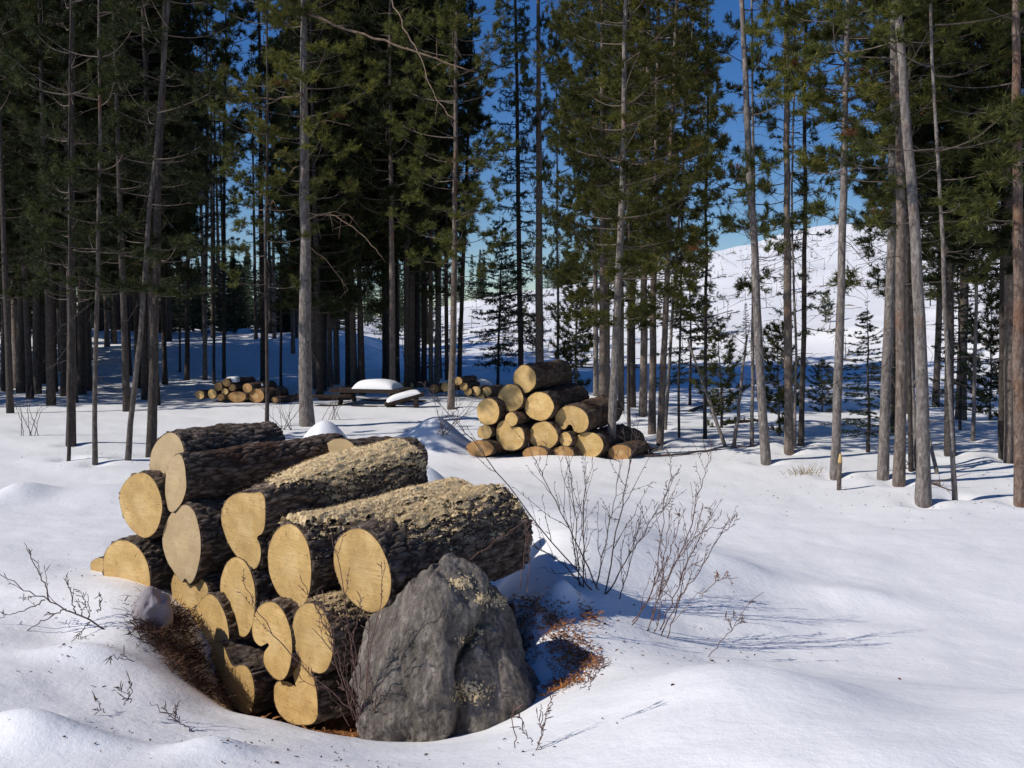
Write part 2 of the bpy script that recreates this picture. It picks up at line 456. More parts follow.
# ------------------------------------------------------------------ mesh building
class MB:
    def __init__(s):
        s.V = []; s.n = 0; s.Q = []; s.T = []; s.QM = []; s.TM = []; s.attr = {}

    def verts(s, v):
        v = np.asarray(v, float).reshape(-1, 3); k = s.n; s.V.append(v); s.n += len(v); return k

    def quads(s, q, m=0):
        q = np.asarray(q, int).reshape(-1, 4); s.Q.append(q); s.QM.append(np.full(len(q), m))

    def tris(s, t, m=0):
        t = np.asarray(t, int).reshape(-1, 3); s.T.append(t); s.TM.append(np.full(len(t), m))

    def tube(s, pts, rad, k=5, m=0, cap=True):
        pts = np.asarray(pts, float); n = len(pts)
        rad = np.broadcast_to(np.asarray(rad, float), (n,))
        tg = np.gradient(pts, axis=0); tg /= np.linalg.norm(tg, axis=1)[:, None] + 1e-12
        ref = np.array([0, 0, 1.]) if abs(tg[:, 2]).mean() < .8 else np.array([1., 0, 0])
        a = np.cross(tg, ref); a /= np.linalg.norm(a, axis=1)[:, None] + 1e-12
        b = np.cross(tg, a)
        th = np.arange(k) / k * 2 * math.pi
        ring = pts[:, None] + rad[:, None, None] * (np.cos(th)[None, :, None] * a[:, None] + np.sin(th)[None, :, None] * b[:, None])
        o = s.verts(ring)
        i = np.arange(n - 1)[:, None] * k; j = np.arange(k)[None]; j2 = (j + 1) % k
        s.quads(np.stack([o + i + j, o + i + j2, o + i + k + j2, o + i + k + j], -1), m)
        if cap:
            c = s.verts(pts[[0, -1]])
            jj = np.arange(k)
            s.tris(np.stack([np.full(k, c), o + (jj + 1) % k, o + jj], -1), m)
            e = o + (n - 1) * k
            s.tris(np.stack([np.full(k, c + 1), e + jj, e + (jj + 1) % k], -1), m)
        return o

    def box(s, c, size, rot=None, m=0):
        x, y, z = np.asarray(size) / 2
        v = np.array([[-x, -y, -z], [x, -y, -z], [x, y, -z], [-x, y, -z], [-x, -y, z], [x, -y, z], [x, y, z], [-x, y, z]])
        if rot is not None: v = v @ np.array(rot).T
        o = s.verts(v + np.asarray(c))
        s.quads(np.array([[0, 3, 2, 1], [4, 5, 6, 7], [0, 1, 5, 4], [1, 2, 6, 5], [2, 3, 7, 6], [3, 0, 4, 7]]) + o, m)

    def mesh(s, name, mats, smooth=True):
        me = bpy.data.meshes.new(name)
        V = np.concatenate(s.V) if s.V else np.zeros((0, 3))
        Q = np.concatenate(s.Q) if s.Q else np.zeros((0, 4), int)
        T = np.concatenate(s.T) if s.T else np.zeros((0, 3), int)
        QM = np.concatenate(s.QM) if s.QM else np.zeros(0, int); TM = np.concatenate(s.TM) if s.TM else np.zeros(0, int)
        me.vertices.add(len(V)); me.vertices.foreach_set('co', V.ravel().astype(np.float32))
        nl = Q.size + T.size
        me.loops.add(nl); me.loops.foreach_set('vertex_index', np.concatenate([Q.ravel(), T.ravel()]).astype(np.int32))
        npz = len(Q) + len(T)
        me.polygons.add(npz)
        st = np.concatenate([np.arange(len(Q)) * 4, Q.size + np.arange(len(T)) * 3]).astype(np.int32)
        me.polygons.foreach_set('loop_start', st)
        me.polygons.foreach_set('material_index', np.concatenate([QM, TM]).astype(np.int32))
        me.polygons.foreach_set('use_smooth', np.full(npz, smooth))
        me.update(calc_edges=True)
        for m in mats: me.materials.append(m)
        for k, v in s.attr.items():
            a = me.attributes.new(k, 'FLOAT', 'POINT'); a.data.foreach_set('value', np.asarray(v, np.float32))
        return me


def link(name, data, parent=None, loc=None, mat=None):
    o = bpy.data.objects.new(name, data); COL.objects.link(o)
    if parent is not None: o.parent = parent
    if loc is not None: o.location = loc
    if mat is not None: o.matrix_local = mat
    return o


def tag(o, label=None, cat=None, group=None, kind=None):
    if label: o['label'] = label
    if cat: o['category'] = cat
    if group: o['group'] = group
    if kind: o['kind'] = kind
    return o


# ------------------------------------------------------------------ ground sheet
def build_ground():
    ang = np.concatenate([np.radians(np.arange(-180, -50, 5.)), np.radians(np.arange(-50, -33, .8)), np.radians(np.arange(-33, 33, .115)),
                          np.radians(np.arange(33, 50, .8)), np.radians(np.arange(50, 180, 5.))])
    rs = [0.4]
    while rs[-1] < 600:
        r = rs[-1]
        rs.append(r + (.09 if r < 2.2 else .024 if r < 6.5 else .045 if r < 9 else r * .009 if r < 40 else r * .04))
    rs = np.array(rs)
    A, R = np.meshgrid(ang, rs)
    X = R * np.sin(A); Y = R * np.cos(A)
    Z = height(X, Y)
    mb = MB()
    mb.verts(np.stack([X, Y, Z], -1))
    na, nr = len(ang), len(rs)
    i = np.arange(nr - 1)[:, None] * na; j = np.arange(na)[None]; j2 = (j + 1) % na
    mb.quads(np.stack([i + j, i + j2, i + na + j2, i + na + j], -1))
    c = mb.verts([[0, 0, h1(0, 0)]])
    jj = np.arange(na)
    mb.tris(np.stack([np.full(na, c), (jj + 1) % na, jj], -1))
    # bare soil where the pile keeps the snow off
    soil = np.zeros(mb.n)
    V = np.concatenate(mb.V)
    for x, y, sx, sy, w in [(-.95, 4.55, .38, .4, 1.1), (-.6, 4.5, .45, .45, 1.2), (-.25, 4.25, .36, .4, 1.2), (-.25, 4.7, .4, .35, 1), (-1.27, 4.5, .14, .24, .85), (-1.12, 4.22, .14, .12, .7)]:
        soil = np.maximum(soil, w * np.exp(-((V[:, 0] - x) / sx) ** 2 - ((V[:, 1] - y) / sy) ** 2))
    mb.attr['soil'] = soil
    o = link('ground', mb.mesh('ground', [M_SNOW]))
    tag(o, kind='structure')


#      px   py    w  top   type    label
T = [
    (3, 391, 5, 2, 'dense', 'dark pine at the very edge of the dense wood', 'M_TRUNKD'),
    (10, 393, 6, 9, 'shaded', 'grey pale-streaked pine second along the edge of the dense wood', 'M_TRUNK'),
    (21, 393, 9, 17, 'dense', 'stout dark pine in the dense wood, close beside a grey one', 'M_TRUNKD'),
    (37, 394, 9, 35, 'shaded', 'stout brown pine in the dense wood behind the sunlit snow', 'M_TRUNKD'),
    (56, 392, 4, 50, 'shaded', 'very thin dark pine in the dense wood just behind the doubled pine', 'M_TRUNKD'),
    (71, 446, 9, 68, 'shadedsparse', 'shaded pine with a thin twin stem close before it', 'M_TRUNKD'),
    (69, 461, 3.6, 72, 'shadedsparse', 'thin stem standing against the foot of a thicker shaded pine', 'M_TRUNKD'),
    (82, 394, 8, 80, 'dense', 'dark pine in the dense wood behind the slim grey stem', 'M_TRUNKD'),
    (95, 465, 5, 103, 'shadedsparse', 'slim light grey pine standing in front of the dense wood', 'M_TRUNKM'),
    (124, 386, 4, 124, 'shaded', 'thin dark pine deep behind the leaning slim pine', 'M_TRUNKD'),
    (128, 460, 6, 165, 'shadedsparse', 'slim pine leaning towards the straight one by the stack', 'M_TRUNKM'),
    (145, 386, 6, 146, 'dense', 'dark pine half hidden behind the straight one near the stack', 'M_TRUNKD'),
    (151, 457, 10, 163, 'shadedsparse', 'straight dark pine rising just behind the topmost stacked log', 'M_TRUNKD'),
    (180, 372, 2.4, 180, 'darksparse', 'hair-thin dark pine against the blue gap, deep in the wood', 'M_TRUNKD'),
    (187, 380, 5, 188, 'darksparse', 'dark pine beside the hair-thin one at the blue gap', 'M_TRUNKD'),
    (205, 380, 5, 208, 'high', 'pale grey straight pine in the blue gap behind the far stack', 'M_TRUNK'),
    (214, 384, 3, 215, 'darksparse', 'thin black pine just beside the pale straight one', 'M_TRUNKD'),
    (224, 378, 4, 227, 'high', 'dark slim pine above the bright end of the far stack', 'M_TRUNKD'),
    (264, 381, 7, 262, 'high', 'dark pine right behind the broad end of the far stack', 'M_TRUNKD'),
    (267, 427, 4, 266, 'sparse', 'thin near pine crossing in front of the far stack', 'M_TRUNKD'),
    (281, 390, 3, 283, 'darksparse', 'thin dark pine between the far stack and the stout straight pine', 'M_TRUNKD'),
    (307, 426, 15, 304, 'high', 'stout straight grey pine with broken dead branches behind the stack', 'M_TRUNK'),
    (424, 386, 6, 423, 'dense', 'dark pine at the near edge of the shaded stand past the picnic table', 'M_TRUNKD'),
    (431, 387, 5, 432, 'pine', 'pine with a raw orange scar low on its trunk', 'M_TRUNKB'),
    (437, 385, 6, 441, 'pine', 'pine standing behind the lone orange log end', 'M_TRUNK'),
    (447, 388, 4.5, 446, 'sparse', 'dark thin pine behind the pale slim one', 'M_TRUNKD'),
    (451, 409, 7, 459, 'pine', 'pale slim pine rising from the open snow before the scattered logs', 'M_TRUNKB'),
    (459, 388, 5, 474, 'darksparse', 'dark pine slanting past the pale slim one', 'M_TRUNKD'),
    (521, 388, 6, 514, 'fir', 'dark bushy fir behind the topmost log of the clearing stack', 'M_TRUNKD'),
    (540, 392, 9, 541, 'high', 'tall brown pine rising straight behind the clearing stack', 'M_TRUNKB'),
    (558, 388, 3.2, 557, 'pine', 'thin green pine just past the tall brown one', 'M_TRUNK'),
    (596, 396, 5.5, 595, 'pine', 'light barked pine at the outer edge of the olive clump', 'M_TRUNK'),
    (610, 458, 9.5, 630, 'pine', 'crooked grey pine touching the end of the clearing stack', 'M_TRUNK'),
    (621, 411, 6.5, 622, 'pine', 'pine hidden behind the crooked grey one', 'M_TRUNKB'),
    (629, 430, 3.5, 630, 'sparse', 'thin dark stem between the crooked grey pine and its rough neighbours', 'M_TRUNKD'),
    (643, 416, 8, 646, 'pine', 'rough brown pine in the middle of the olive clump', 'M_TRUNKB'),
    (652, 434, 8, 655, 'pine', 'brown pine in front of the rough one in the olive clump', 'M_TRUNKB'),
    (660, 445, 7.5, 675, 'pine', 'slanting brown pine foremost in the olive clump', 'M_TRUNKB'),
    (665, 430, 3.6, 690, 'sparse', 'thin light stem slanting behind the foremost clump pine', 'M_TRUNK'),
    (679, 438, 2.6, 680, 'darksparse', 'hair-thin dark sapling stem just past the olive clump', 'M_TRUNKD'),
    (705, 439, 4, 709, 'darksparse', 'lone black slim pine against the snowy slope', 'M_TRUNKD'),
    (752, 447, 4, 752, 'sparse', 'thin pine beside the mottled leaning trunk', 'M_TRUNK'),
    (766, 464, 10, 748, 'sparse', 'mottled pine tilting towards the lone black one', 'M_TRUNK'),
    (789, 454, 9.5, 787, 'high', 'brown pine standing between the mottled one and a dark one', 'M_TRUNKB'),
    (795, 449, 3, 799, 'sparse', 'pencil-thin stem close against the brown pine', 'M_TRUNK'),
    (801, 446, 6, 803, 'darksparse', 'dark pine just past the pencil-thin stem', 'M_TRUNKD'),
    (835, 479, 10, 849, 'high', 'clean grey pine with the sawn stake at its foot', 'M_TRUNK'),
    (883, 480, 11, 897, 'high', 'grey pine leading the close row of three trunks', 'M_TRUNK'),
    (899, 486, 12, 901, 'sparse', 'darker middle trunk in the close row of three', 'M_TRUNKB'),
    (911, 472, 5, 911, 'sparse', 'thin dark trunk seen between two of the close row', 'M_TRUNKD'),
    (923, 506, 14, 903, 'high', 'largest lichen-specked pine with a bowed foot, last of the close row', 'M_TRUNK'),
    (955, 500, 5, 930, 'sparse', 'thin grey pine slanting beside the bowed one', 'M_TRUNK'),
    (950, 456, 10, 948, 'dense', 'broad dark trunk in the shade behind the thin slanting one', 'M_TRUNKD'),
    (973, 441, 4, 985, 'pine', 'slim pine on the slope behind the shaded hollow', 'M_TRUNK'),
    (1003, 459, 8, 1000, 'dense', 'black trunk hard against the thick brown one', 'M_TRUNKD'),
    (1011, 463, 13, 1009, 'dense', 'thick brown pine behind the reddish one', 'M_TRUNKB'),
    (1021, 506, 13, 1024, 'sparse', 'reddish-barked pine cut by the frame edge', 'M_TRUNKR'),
]
WELLS = []
for t in T:
    g_ = ground_hit(t[0], t[1]); WELLS.append(g_)
for g_ in WELLS:
    LUMPS.append((g_[0], g_[1], -.08, .17, .17)); LUMPS.append((g_[0], g_[1], .035, .42, .42))

build_ground()


# ------------------------------------------------------------------ logs
def smooth_closed(P, n):
    P = np.asarray(P, float)
    for _ in range(3):
        Q = np.roll(P, -1, 0)
        P = np.stack([.75 * P + .25 * Q, .25 * P + .75 * Q], 1).reshape(-1, 2)
    d = np.r_[0, np.cumsum(np.linalg.norm(np.roll(P, -1, 0) - P, axis=1))]
    P2 = np.vstack([P, P[:1]])
    t = np.linspace(0, d[-1], n, endpoint=False)
    return np.stack([np.interp(t, d, P2[:, 0]), np.interp(t, d, P2[:, 1])], -1)


def ell(cx, cy, w, h, rot=0, n=14, wob=.05):
    th = np.arange(n) / n * 2 * math.pi
    r = 1 + wob * (RNG.random(n) - .5) * 2
    # corner cutting pulls the outline in a little: give it back
    x = w / 2 * 1.03 * np.cos(th) * r; y = h / 2 * 1.03 * np.sin(th) * r
    c, s = math.cos(rot), math.sin(rot)
    return np.stack([cx + c * x - s * y, cy + s * x + c * y], -1)


LOGS = {}


def make_log(key, label, outline, d, L=.95, az=42, taper=1.0, dz=0.0, group=None, wood=None, bark=None, n=150, m=120, depth=.011, plate=.026, morph=True):
    wood = wood or M_WOOD; bark = bark or M_BARK
    P = smooth_closed(outline, n)
    # make it counter-clockwise as seen by the camera (image y points down)
    area = np.sum(P[:, 0] * np.roll(P[:, 1], -1) - np.roll(P[:, 0], -1) * P[:, 1])
    if area > 0: P = P[::-1]
    c = P.mean(0)
    Fp = at(c[0], c[1], d)
    a = math.radians(az)
    u = np.array([math.sin(a), math.cos(a), dz]); u /= np.linalg.norm(u)
    ex = np.array([math.cos(a), -math.sin(a), 0]); ey = np.cross(u, ex); ey /= np.linalg.norm(ey)
    if ey[2] < 0: ey = -ey
    # frame (ex, ey, ez) right handed with ez = ex x ey
    ez = np.cross(ex, ey)
    sgn = 1 if np.dot(ez, u) > 0 else -1    # the log runs along sgn*ez
    cam0 = np.array([0, 0, CAMZ])
    loc = []
    for q in P:
        r = ray(*q); t = np.dot(Fp - cam0, u) / np.dot(r, u)
        w = cam0 + r * t - Fp
        loc.append((np.dot(w, ex), np.dot(w, ey)))
    loc = np.array(loc)
    cen = loc.mean(0)
    rad = np.linalg.norm(loc - cen, axis=1).mean()
    th = np.unwrap(np.arctan2(loc[:, 1] - cen[1], loc[:, 0] - cen[0]))
    # rounder version of the outline for the far part of the log
    sx, sy = np.abs(loc[:, 0] - cen[0]).max(), np.abs(loc[:, 1] - cen[1]).max()
    rr = .5 * (sx + sy)
    circ = np.stack([cen[0] + (.6 * sx + .4 * rr) * np.cos(th), cen[1] + (.6 * sy + .4 * rr) * np.sin(th)], -1)
    s = np.linspace(0, 1, m)
    seed = abs(hash(key)) % 1000 if False else sum(ord(ch) * (i + 3) for i, ch in enumerate(key)) % 997
    V = np.zeros((m, n, 3)); fur = np.zeros((m, n))
    for i, si in enumerate(s):
        k = (.85 * float(sstep(0.02, .5, si)) if morph else 0)
        o2 = loc * (1 - k) + circ * k
        sc_ = 1 + (taper - 1) * si
        bend = .012 * math.sin(si * 3.1 + seed)
        q = cen + (o2 - cen) * sc_
        V[i, :, 0] = q[:, 0] + bend * si; V[i, :, 1] = q[:, 1] + bend * si * .5; V[i, :, 2] = sgn * si * L
    # bark plates
    dirn = V[:, :, :2] - cen; dirn /= np.linalg.norm(dirn, axis=2)[:, :, None] + 1e-9
    for i in range(m):
        for j in range(n):
            x, y, z = V[i, j]
            p = Vector((x / plate + seed, y / plate, z / (plate * 3.6)))
            w = mnoise.noise_vector(p * .7) * .5
            dist, _ = mnoise.voronoi(p + w)
            e = min((dist[1] - dist[0]) * 3.4, 1.0)
            e = e * e * (3 - 2 * e)
            f2 = mnoise.fractal(Vector((x * 10 + seed, y * 10, z * 3.5)), .8, 2., 3)
            f3 = mnoise.fractal(Vector((x * 70 + seed, y * 70, z * 24)), .7, 2., 2)
            fur[i, j] = 1 - e
            dsp = depth * (e * (.75 + .5 * f2) - .55 + .38 * f3) + .008 * f2 * rad / .17
            V[i, j, 0] += dirn[i, j, 0] * dsp; V[i, j, 1] += dirn[i, j, 1] * dsp
    mb = MB()
    o = mb.verts(V)
    ii = np.arange(m - 1)[:, None] * n; jj = np.arange(n)[None]; j2 = (jj + 1) % n
    q = np.stack([o + ii + jj, o + ii + n + jj, o + ii + n + j2, o + ii + j2], -1)
    if sgn > 0: q = q[..., ::-1]
    mb.quads(q)
    cc = mb.verts([[cen[0], cen[1], sgn * .004], [V[-1, :, 0].mean(), V[-1, :, 1].mean(), sgn * (L - .004)]])
    ja = np.arange(n)
    t1 = np.stack([np.full(n, cc), ja, (ja + 1) % n], -1); t2 = np.stack([np.full(n, cc + 1), (m - 1) * n + (ja + 1) % n, (m - 1) * n + ja], -1)
    if sgn > 0: t1 = t1[:, ::-1]; t2 = t2[:, ::-1]
    mb.tris(t1); mb.tris(t2)
    mb.attr['furrow'] = np.r_[fur.ravel(), 1, 1]
    W = Matrix(((ex[0], ey[0], ez[0], Fp[0]), (ex[1], ey[1], ez[1], Fp[1]), (ex[2], ey[2], ez[2], Fp[2]), (0, 0, 0, 1)))
    lg = link('log', mb.mesh('log', [bark]), mat=W)
    tag(lg, label, 'log', group)
    # the two sawn ends
    for end in (0, 1):
        fb = MB()
        base = loc if end == 0 else V[-1, :, :2]
        c0 = base.mean(0)
        zz = -sgn * .003 if end == 0 else sgn * (L + .003)
        ks = [.12, .25, .4, .55, .7, .82, .9, .94, .97]
        off = fb.verts([[0, 0, 0]]); rv = [0.0]
        for kk in ks:
            q = (base - c0) * kk
            zn = np.array([.0016 * mnoise.noise(Vector((a_ * 14 + seed, b_ * 14, 0))) for a_, b_ in q])
            fb.verts(np.stack([q[:, 0], q[:, 1], zn], -1)); rv += [kk] * n
        flip = (sgn > 0) == (end == 0)
        t = np.stack([np.zeros(n, int), 1 + ja, 1 + (ja + 1) % n], -1)
        fb.tris(t[:, ::-1] if flip else t)
        for r_ in range(len(ks) - 1):
            b0 = 1 + r_ * n; b1 = b0 + n
            q = np.stack([b0 + ja, b1 + ja, b1 + (ja + 1) % n, b0 + (ja + 1) % n], -1)
            fb.quads(q[:, ::-1] if flip else q)
        fb.attr['rim'] = np.array(rv)
        fo = link('cut_face', fb.mesh('cut_face', [wood]), parent=lg, loc=(c0[0], c0[1], zz))
    LOGS[key] = dict(obj=lg, V=V, W=np.array(W), cen=cen, n=n, m=m, L=L, rad=rad)
    return lg


G1 = 'sawn logs of the stack beside the boulder'


def dl(cx, off=0): return 4.0 + (363 - cx) * .0041 + off


make_log('A', 'topmost log with a grey-stained sawn end at the upper corner of the stack', [(149, 470), (151, 450), (159, 438), (170, 430), (180, 435), (186, 450), (182, 475), (174, 494), (163, 499), (154, 490)],
         dl(166, .1), .62, 40, .92, .02, G1, M_WOODD)
make_log('B', 'long dark reddish-barked log lying under the topmost log', [(165, 484), (168, 462), (179, 451), (185, 458), (188, 485), (184, 502), (172, 516), (166, 505)],
         dl(177, -.02), .95, 45, .93, .03, G1, M_WOODP, M_BARKR)
make_log('C', 'log with a notched sawn end and sawdust over its rear half', [(220, 514), (226, 498), (238, 491), (252, 492), (264, 490), (267, 503), (266, 533), (256, 537), (262, 546), (262, 561), (255, 573), (242, 563), (230, 548), (223, 531)],
         dl(244, -.05), .93, 43, 1.04, .115, G1)
make_log('D', 'yellow-ended log jutting out at the snowy end of the second layer', [(118, 494), (126, 478), (140, 470), (153, 475), (162, 493), (164, 512), (158, 532), (146, 541), (131, 531), (121, 513)],
         dl(142, 0), .95, 36, 1.0, .0, G1)
make_log('E', 'log half sunk in snow at the bottom outer corner of the stack', [(102, 564), (106, 547), (118, 538), (134, 541), (147, 556), (152, 577), (150, 600), (136, 612), (115, 600), (105, 582)],
         dl(130, 0.02), .9, 34, 1.0, .02, G1)
make_log('F', 'small sliver of a log end peeping out of the snow', [(89, 566), (94, 558), (106, 557), (112, 570), (108, 582), (96, 578)], 5.25, .7, 36, 1, 0, G1, n=60, m=40)
make_log('G', 'rough pale-ended log with a ragged splintered lower edge', [(161, 540), (167, 518), (178, 504), (191, 503), (199, 519), (203, 545), (199, 571), (191, 588), (186, 577), (182, 586), (174, 572), (166, 560)],
         dl(182, -.02), .95, 43, 1.0, .0, G1, M_WOODP)
make_log('H', 'log end half hidden behind its neighbour above the red dry brush', [(171, 580), (177, 567), (191, 569), (207, 581), (211, 593), (200, 612), (192, 630), (179, 618), (172, 598)],
         dl(190, .06), .9, 43, 1.0, .0, G1)
make_log('I', 'upright oval log end rising straight out of the red dry brush', [(189, 635), (194, 609), (206, 592), (216, 594), (226, 611), (231, 635), (228, 655), (213, 668), (199, 662)],
         dl(209, -.02), .92, 43, 1.0, .0, G1)
make_log('J', 'two-toned oval log end between the splintered log and the round ones', [(219, 585), (225, 563), (235, 554), (247, 560), (255, 579), (257, 601), (254, 627), (245, 641), (233, 630), (223, 609)],
         dl(238, 0), .95, 46, 1.0, .0, G1)
make_log('K', 'round-ended log in the middle of the stack with sawdust behind', [(266, 560), (272, 533), (286, 521), (299, 525), (310, 543), (313, 570), (311, 595), (302, 610), (288, 605), (274, 590)],
         dl(289, -.05), 1.0, 44, 1.0, .05, G1)
make_log('L', 'biggest log, with deep grey bark, resting just behind the boulder', [(332, 560), (336, 539), (350, 527), (366, 527), (382, 543), (392, 570), (393, 591), (387, 608), (372, 616), (351, 603), (338, 582)],
         4.0, .84, 40, 1.22, .04, G1, depth=.014)
make_log('M', 'log with a two-lobed end below the round-ended middle log', [(251, 628), (256, 608), (268, 599), (281, 603), (292, 627), (294, 650), (290, 674), (281, 684), (269, 674), (263, 662), (265, 650), (271, 647), (266, 640), (262, 648), (254, 641)],
         dl(275, -.13), .9, 44, 1.0, .0, G1)
make_log('N', 'oval-ended log tucked under the biggest log', [(291, 630), (296, 608), (310, 600), (323, 607), (333, 629), (335, 650), (330, 670), (320, 676), (306, 668), (295, 651)],
         dl(314, -.16), .9, 45, 1.0, .0, G1)
make_log('O', 'forked log with grey bark at the bottom beside the dry brush', [(210, 650), (215, 640), (222, 640), (228, 655), (234, 668), (241, 664), (249, 666), (255, 680), (256, 700), (252, 717), (240, 712), (225, 702), (213, 682)],
         dl(232, -.12), .8, 44, 1.0, .0, G1)
make_log('P', 'log with a heart-shaped end at the bottom of the stack', [(273, 690), (276, 681), (288, 680), (299, 689), (295, 680), (292, 668), (298, 655), (308, 659), (316, 680), (319, 700), (319, 724), (300, 727), (284, 721), (275, 707)],
         dl(297, -.1), .85, 44, 1.0, .0, G1)
make_log('Q', 'rear log whose pale end shows just above the sawdust', [(322, 448), (332, 438), (349, 438), (359, 450), (360, 466), (352, 480), (338, 483), (326, 470)],
         5.15, .44, 50, .84, -.08, G1, M_WOODP)

G2 = 'sawn logs of the stack by the twin pines'
KW = dict(L=.85, az=33, group=G2, n=56, m=34, bark=M_BARK2, depth=.012, plate=.05)
Z2 = lambda x, y: (440 + x / 4.267, 340 + y / 4.267)


def e2(cx, cy, w, h, **k): return ell(*Z2(cx, cy), w / 4.267, h / 4.267, **k)


make_log('2a', 'topmost log of the stack in the clearing, with a brown bark back', e2(362, 166, 98, 122), 11.75, **{**KW, 'dz': .04})
make_log('2b', 'log end just below and beside the topmost one, bark hidden', e2(302, 248, 108, 118), 11.8, **KW)
make_log('2c', 'large round log end in the centre of the second layer', e2(424, 283, 126, 126), 11.65, **{**KW, 'dz': .05})
make_log('2d', 'log with a kidney-shaped end hollowed at its lower side', [Z2(*p) for p in [(486, 340), (500, 300), (540, 276), (590, 282), (628, 310), (640, 350), (630, 385), (600, 400), (570, 392), (565, 362), (545, 360), (535, 385), (505, 380)]], 11.55, **{**KW, 'dz': .06})
make_log('2e', 'tall oval log end at the outer edge of the second stack', e2(206, 306, 100, 118), 11.8, **KW)
make_log('2f', 'small round log end low at the outer edge, below the tall oval', e2(191, 393, 62, 62), 11.8, **{**KW, 'L': .7})
make_log('2g', 'log with a notch in the top of its round end, bottom layer', [Z2(*p) for p in [(234, 400), (245, 355), (270, 338), (293, 345), (305, 372), (325, 368), (350, 372), (364, 405), (360, 445), (335, 470), (290, 476), (250, 455)]], 11.7, **KW)
make_log('2h', 'thin log wedged above the notched one', e2(305, 339, 54, 62), 11.65, **{**KW, 'L': .75})
make_log('2i', 'full round log end in the middle of the bottom layer', e2(442, 409, 122, 124), 11.6, **KW)
make_log('2j', 'thin log with a cracked end between two big bottom ones', e2(537, 424, 54, 62), 11.5, **{**KW, 'L': .7})
make_log('2k', 'big bottom log end cut off by the snow beside the pine trunk', e2(630, 450, 134, 118), 11.5, **KW)
make_log('2l', 'orange log end mostly buried at the outer foot of the stack', e2(172, 462, 120, 72), 11.7, **{**KW, 'wood': M_WOODO, 'dz': -.03})
make_log('2m', 'orange log end buried under the notched and the full round log', e2(405, 484, 110, 60), 11.55, **{**KW, 'wood': M_WOODO, 'dz': -.03})
make_log('2n', 'orange log end buried below the thin cracked log', e2(522, 484, 100, 64), 11.5, **{**KW, 'wood': M_WOODO, 'dz': -.03})
make_log('2o', 'short orange-ended log on the snow just past the pine trunk', e2(770, 480, 100, 66), 11.4, **{**KW, 'L': .5, 'wood': M_WOODO})
make_log('2p', 'dark bark log lying behind the pine trunk at the end of the stack', e2(735, 440, 120, 90), 11.9, **{**KW, 'L': .55, 'wood': M_WOODO})
for (x, y, r) in [(490, 398, 8), (520, 400, 9)]: pass

G3 = 'sawn logs of the small far stack by the thin pine'
KW3 = dict(L=.8, az=22, group=G3, n=28, m=12, bark=M_BARK2, depth=.012, plate=.08)
Z3 = lambda x, y: (185 + x / 10.24, 365 + y / 10.24)


def e3(cx, cy, w, h): return ell(*Z3(cx, cy), w / 10.24, h / 10.24)


for i, (x, y, w, h, lab, wm) in enumerate([
    (150, 305, 96, 92, 'bright yellow log end at the outer end of the far stack', M_WOOD),
    (280, 296, 90, 98, 'second log end from the outer end, in the bottom row of the far stack', M_WOOD),
    (340, 222, 84, 86, 'log end leaning on the snow-capped one in the far stack', M_WOODO),
    (408, 272, 70, 70, 'small pale log end in the middle of the far stack', M_WOOD),
    (425, 180, 76, 84, 'topmost log of the far stack, snow cap beside it', M_WOODO),
    (484, 232, 70, 72, 'orange log end just under the snow cap of the far stack', M_WOODO),
    (365, 332, 78, 70, 'dim log end low between the small pale one and the snow', M_WOODO),
    (528, 326, 195, 110, 'wide oval log end lying low in the far stack', M_WOODO),
    (640, 236, 100, 98, 'dark-barked log on top of the two widest far ends', M_WOODO),
    (730, 315, 170, 140, 'very broad orange log end next to the thin pine trunk', M_WOODO),
    (925, 358, 90, 56, 'last small log end of the far stack past the thin pine', M_WOODO)]):
    make_log('3%d' % i, lab, e3(x, y, w, h), 19.2 - .02 * i, wood=wm, **KW3)

G4 = 'sawn logs scattered by the pale slim pine beyond the picnic table'
KW4 = dict(L=.7, az=25, group=G4, n=28, m=12, bark=M_BARK2, depth=.012, plate=.08)
for i, (x, y, r, lab) in enumerate([
    (458, 381, 4.2, 'upper log end just past the pale slim pine'),
    (463.5, 386.5, 4.2, 'second log end down the slope from the pale slim pine'),
    (468, 391.8, 4.0, 'log end nestled below the two by the pale pine'),
    (476, 391, 4.8, 'round yellow log end under the long snow cap'),
    (486.5, 391.7, 5.0, 'log end at the snow cap end next to the bigger stack'),
    (480.5, 398, 4.6, 'lowest log end touching the bigger stack'),
    (434, 388.8, 4.6, 'orange log end between the picnic table and the pale pine'),
    (445.5, 387, 4.6, 'snow-dusted log end just before the pale pine'),
    (403.5, 385.7, 3.2, 'tiny log end showing over the snowy bench'),
    (411, 385.5, 3.0, 'tiniest log end behind the tip of the snowy bench')]):
    make_log('4%d' % i, lab, ell(x, y, 2 * r, 2 * r), 20.5 if i < 8 else 21.5, wood=(M_WOODO if i in (6,) else M_WOOD), **KW4)


# ------------------------------------------------------------------ sawdust lying on logs and boulder
def chips(mb, pts, nrm, size, m=0):
    k = len(pts)
    a = RNG.normal(size=(k, 3)); nn = nrm + RNG.normal(size=(k, 3)) * .16; nn /= np.linalg.norm(nn, axis=1)[:, None]
    a -= (a * nn).sum(1)[:, None] * nn; a /= np.linalg.norm(a, axis=1)[:, None]
    b = np.cross(nn, a)
    l = size * (.5 + RNG.random(k))[:, None]; w = l * (.35 + .4 * RNG.random(k))[:, None]
    p = pts + nn * .003
    th = nn * (l * .18)
    o = mb.verts(np.stack([p - a * l - b * w, p + a * l - b * w * .7, p + a * l * .8 + b * w, p - a * l * .9 + b * w * .8, p + th], 1))
    i = o + np.arange(k)[:, None] * 5
    for t in ((0, 1, 4), (1, 2, 4), (2, 3, 4), (3, 0, 4)):
        mb.tris(i + np.array([t]), m)


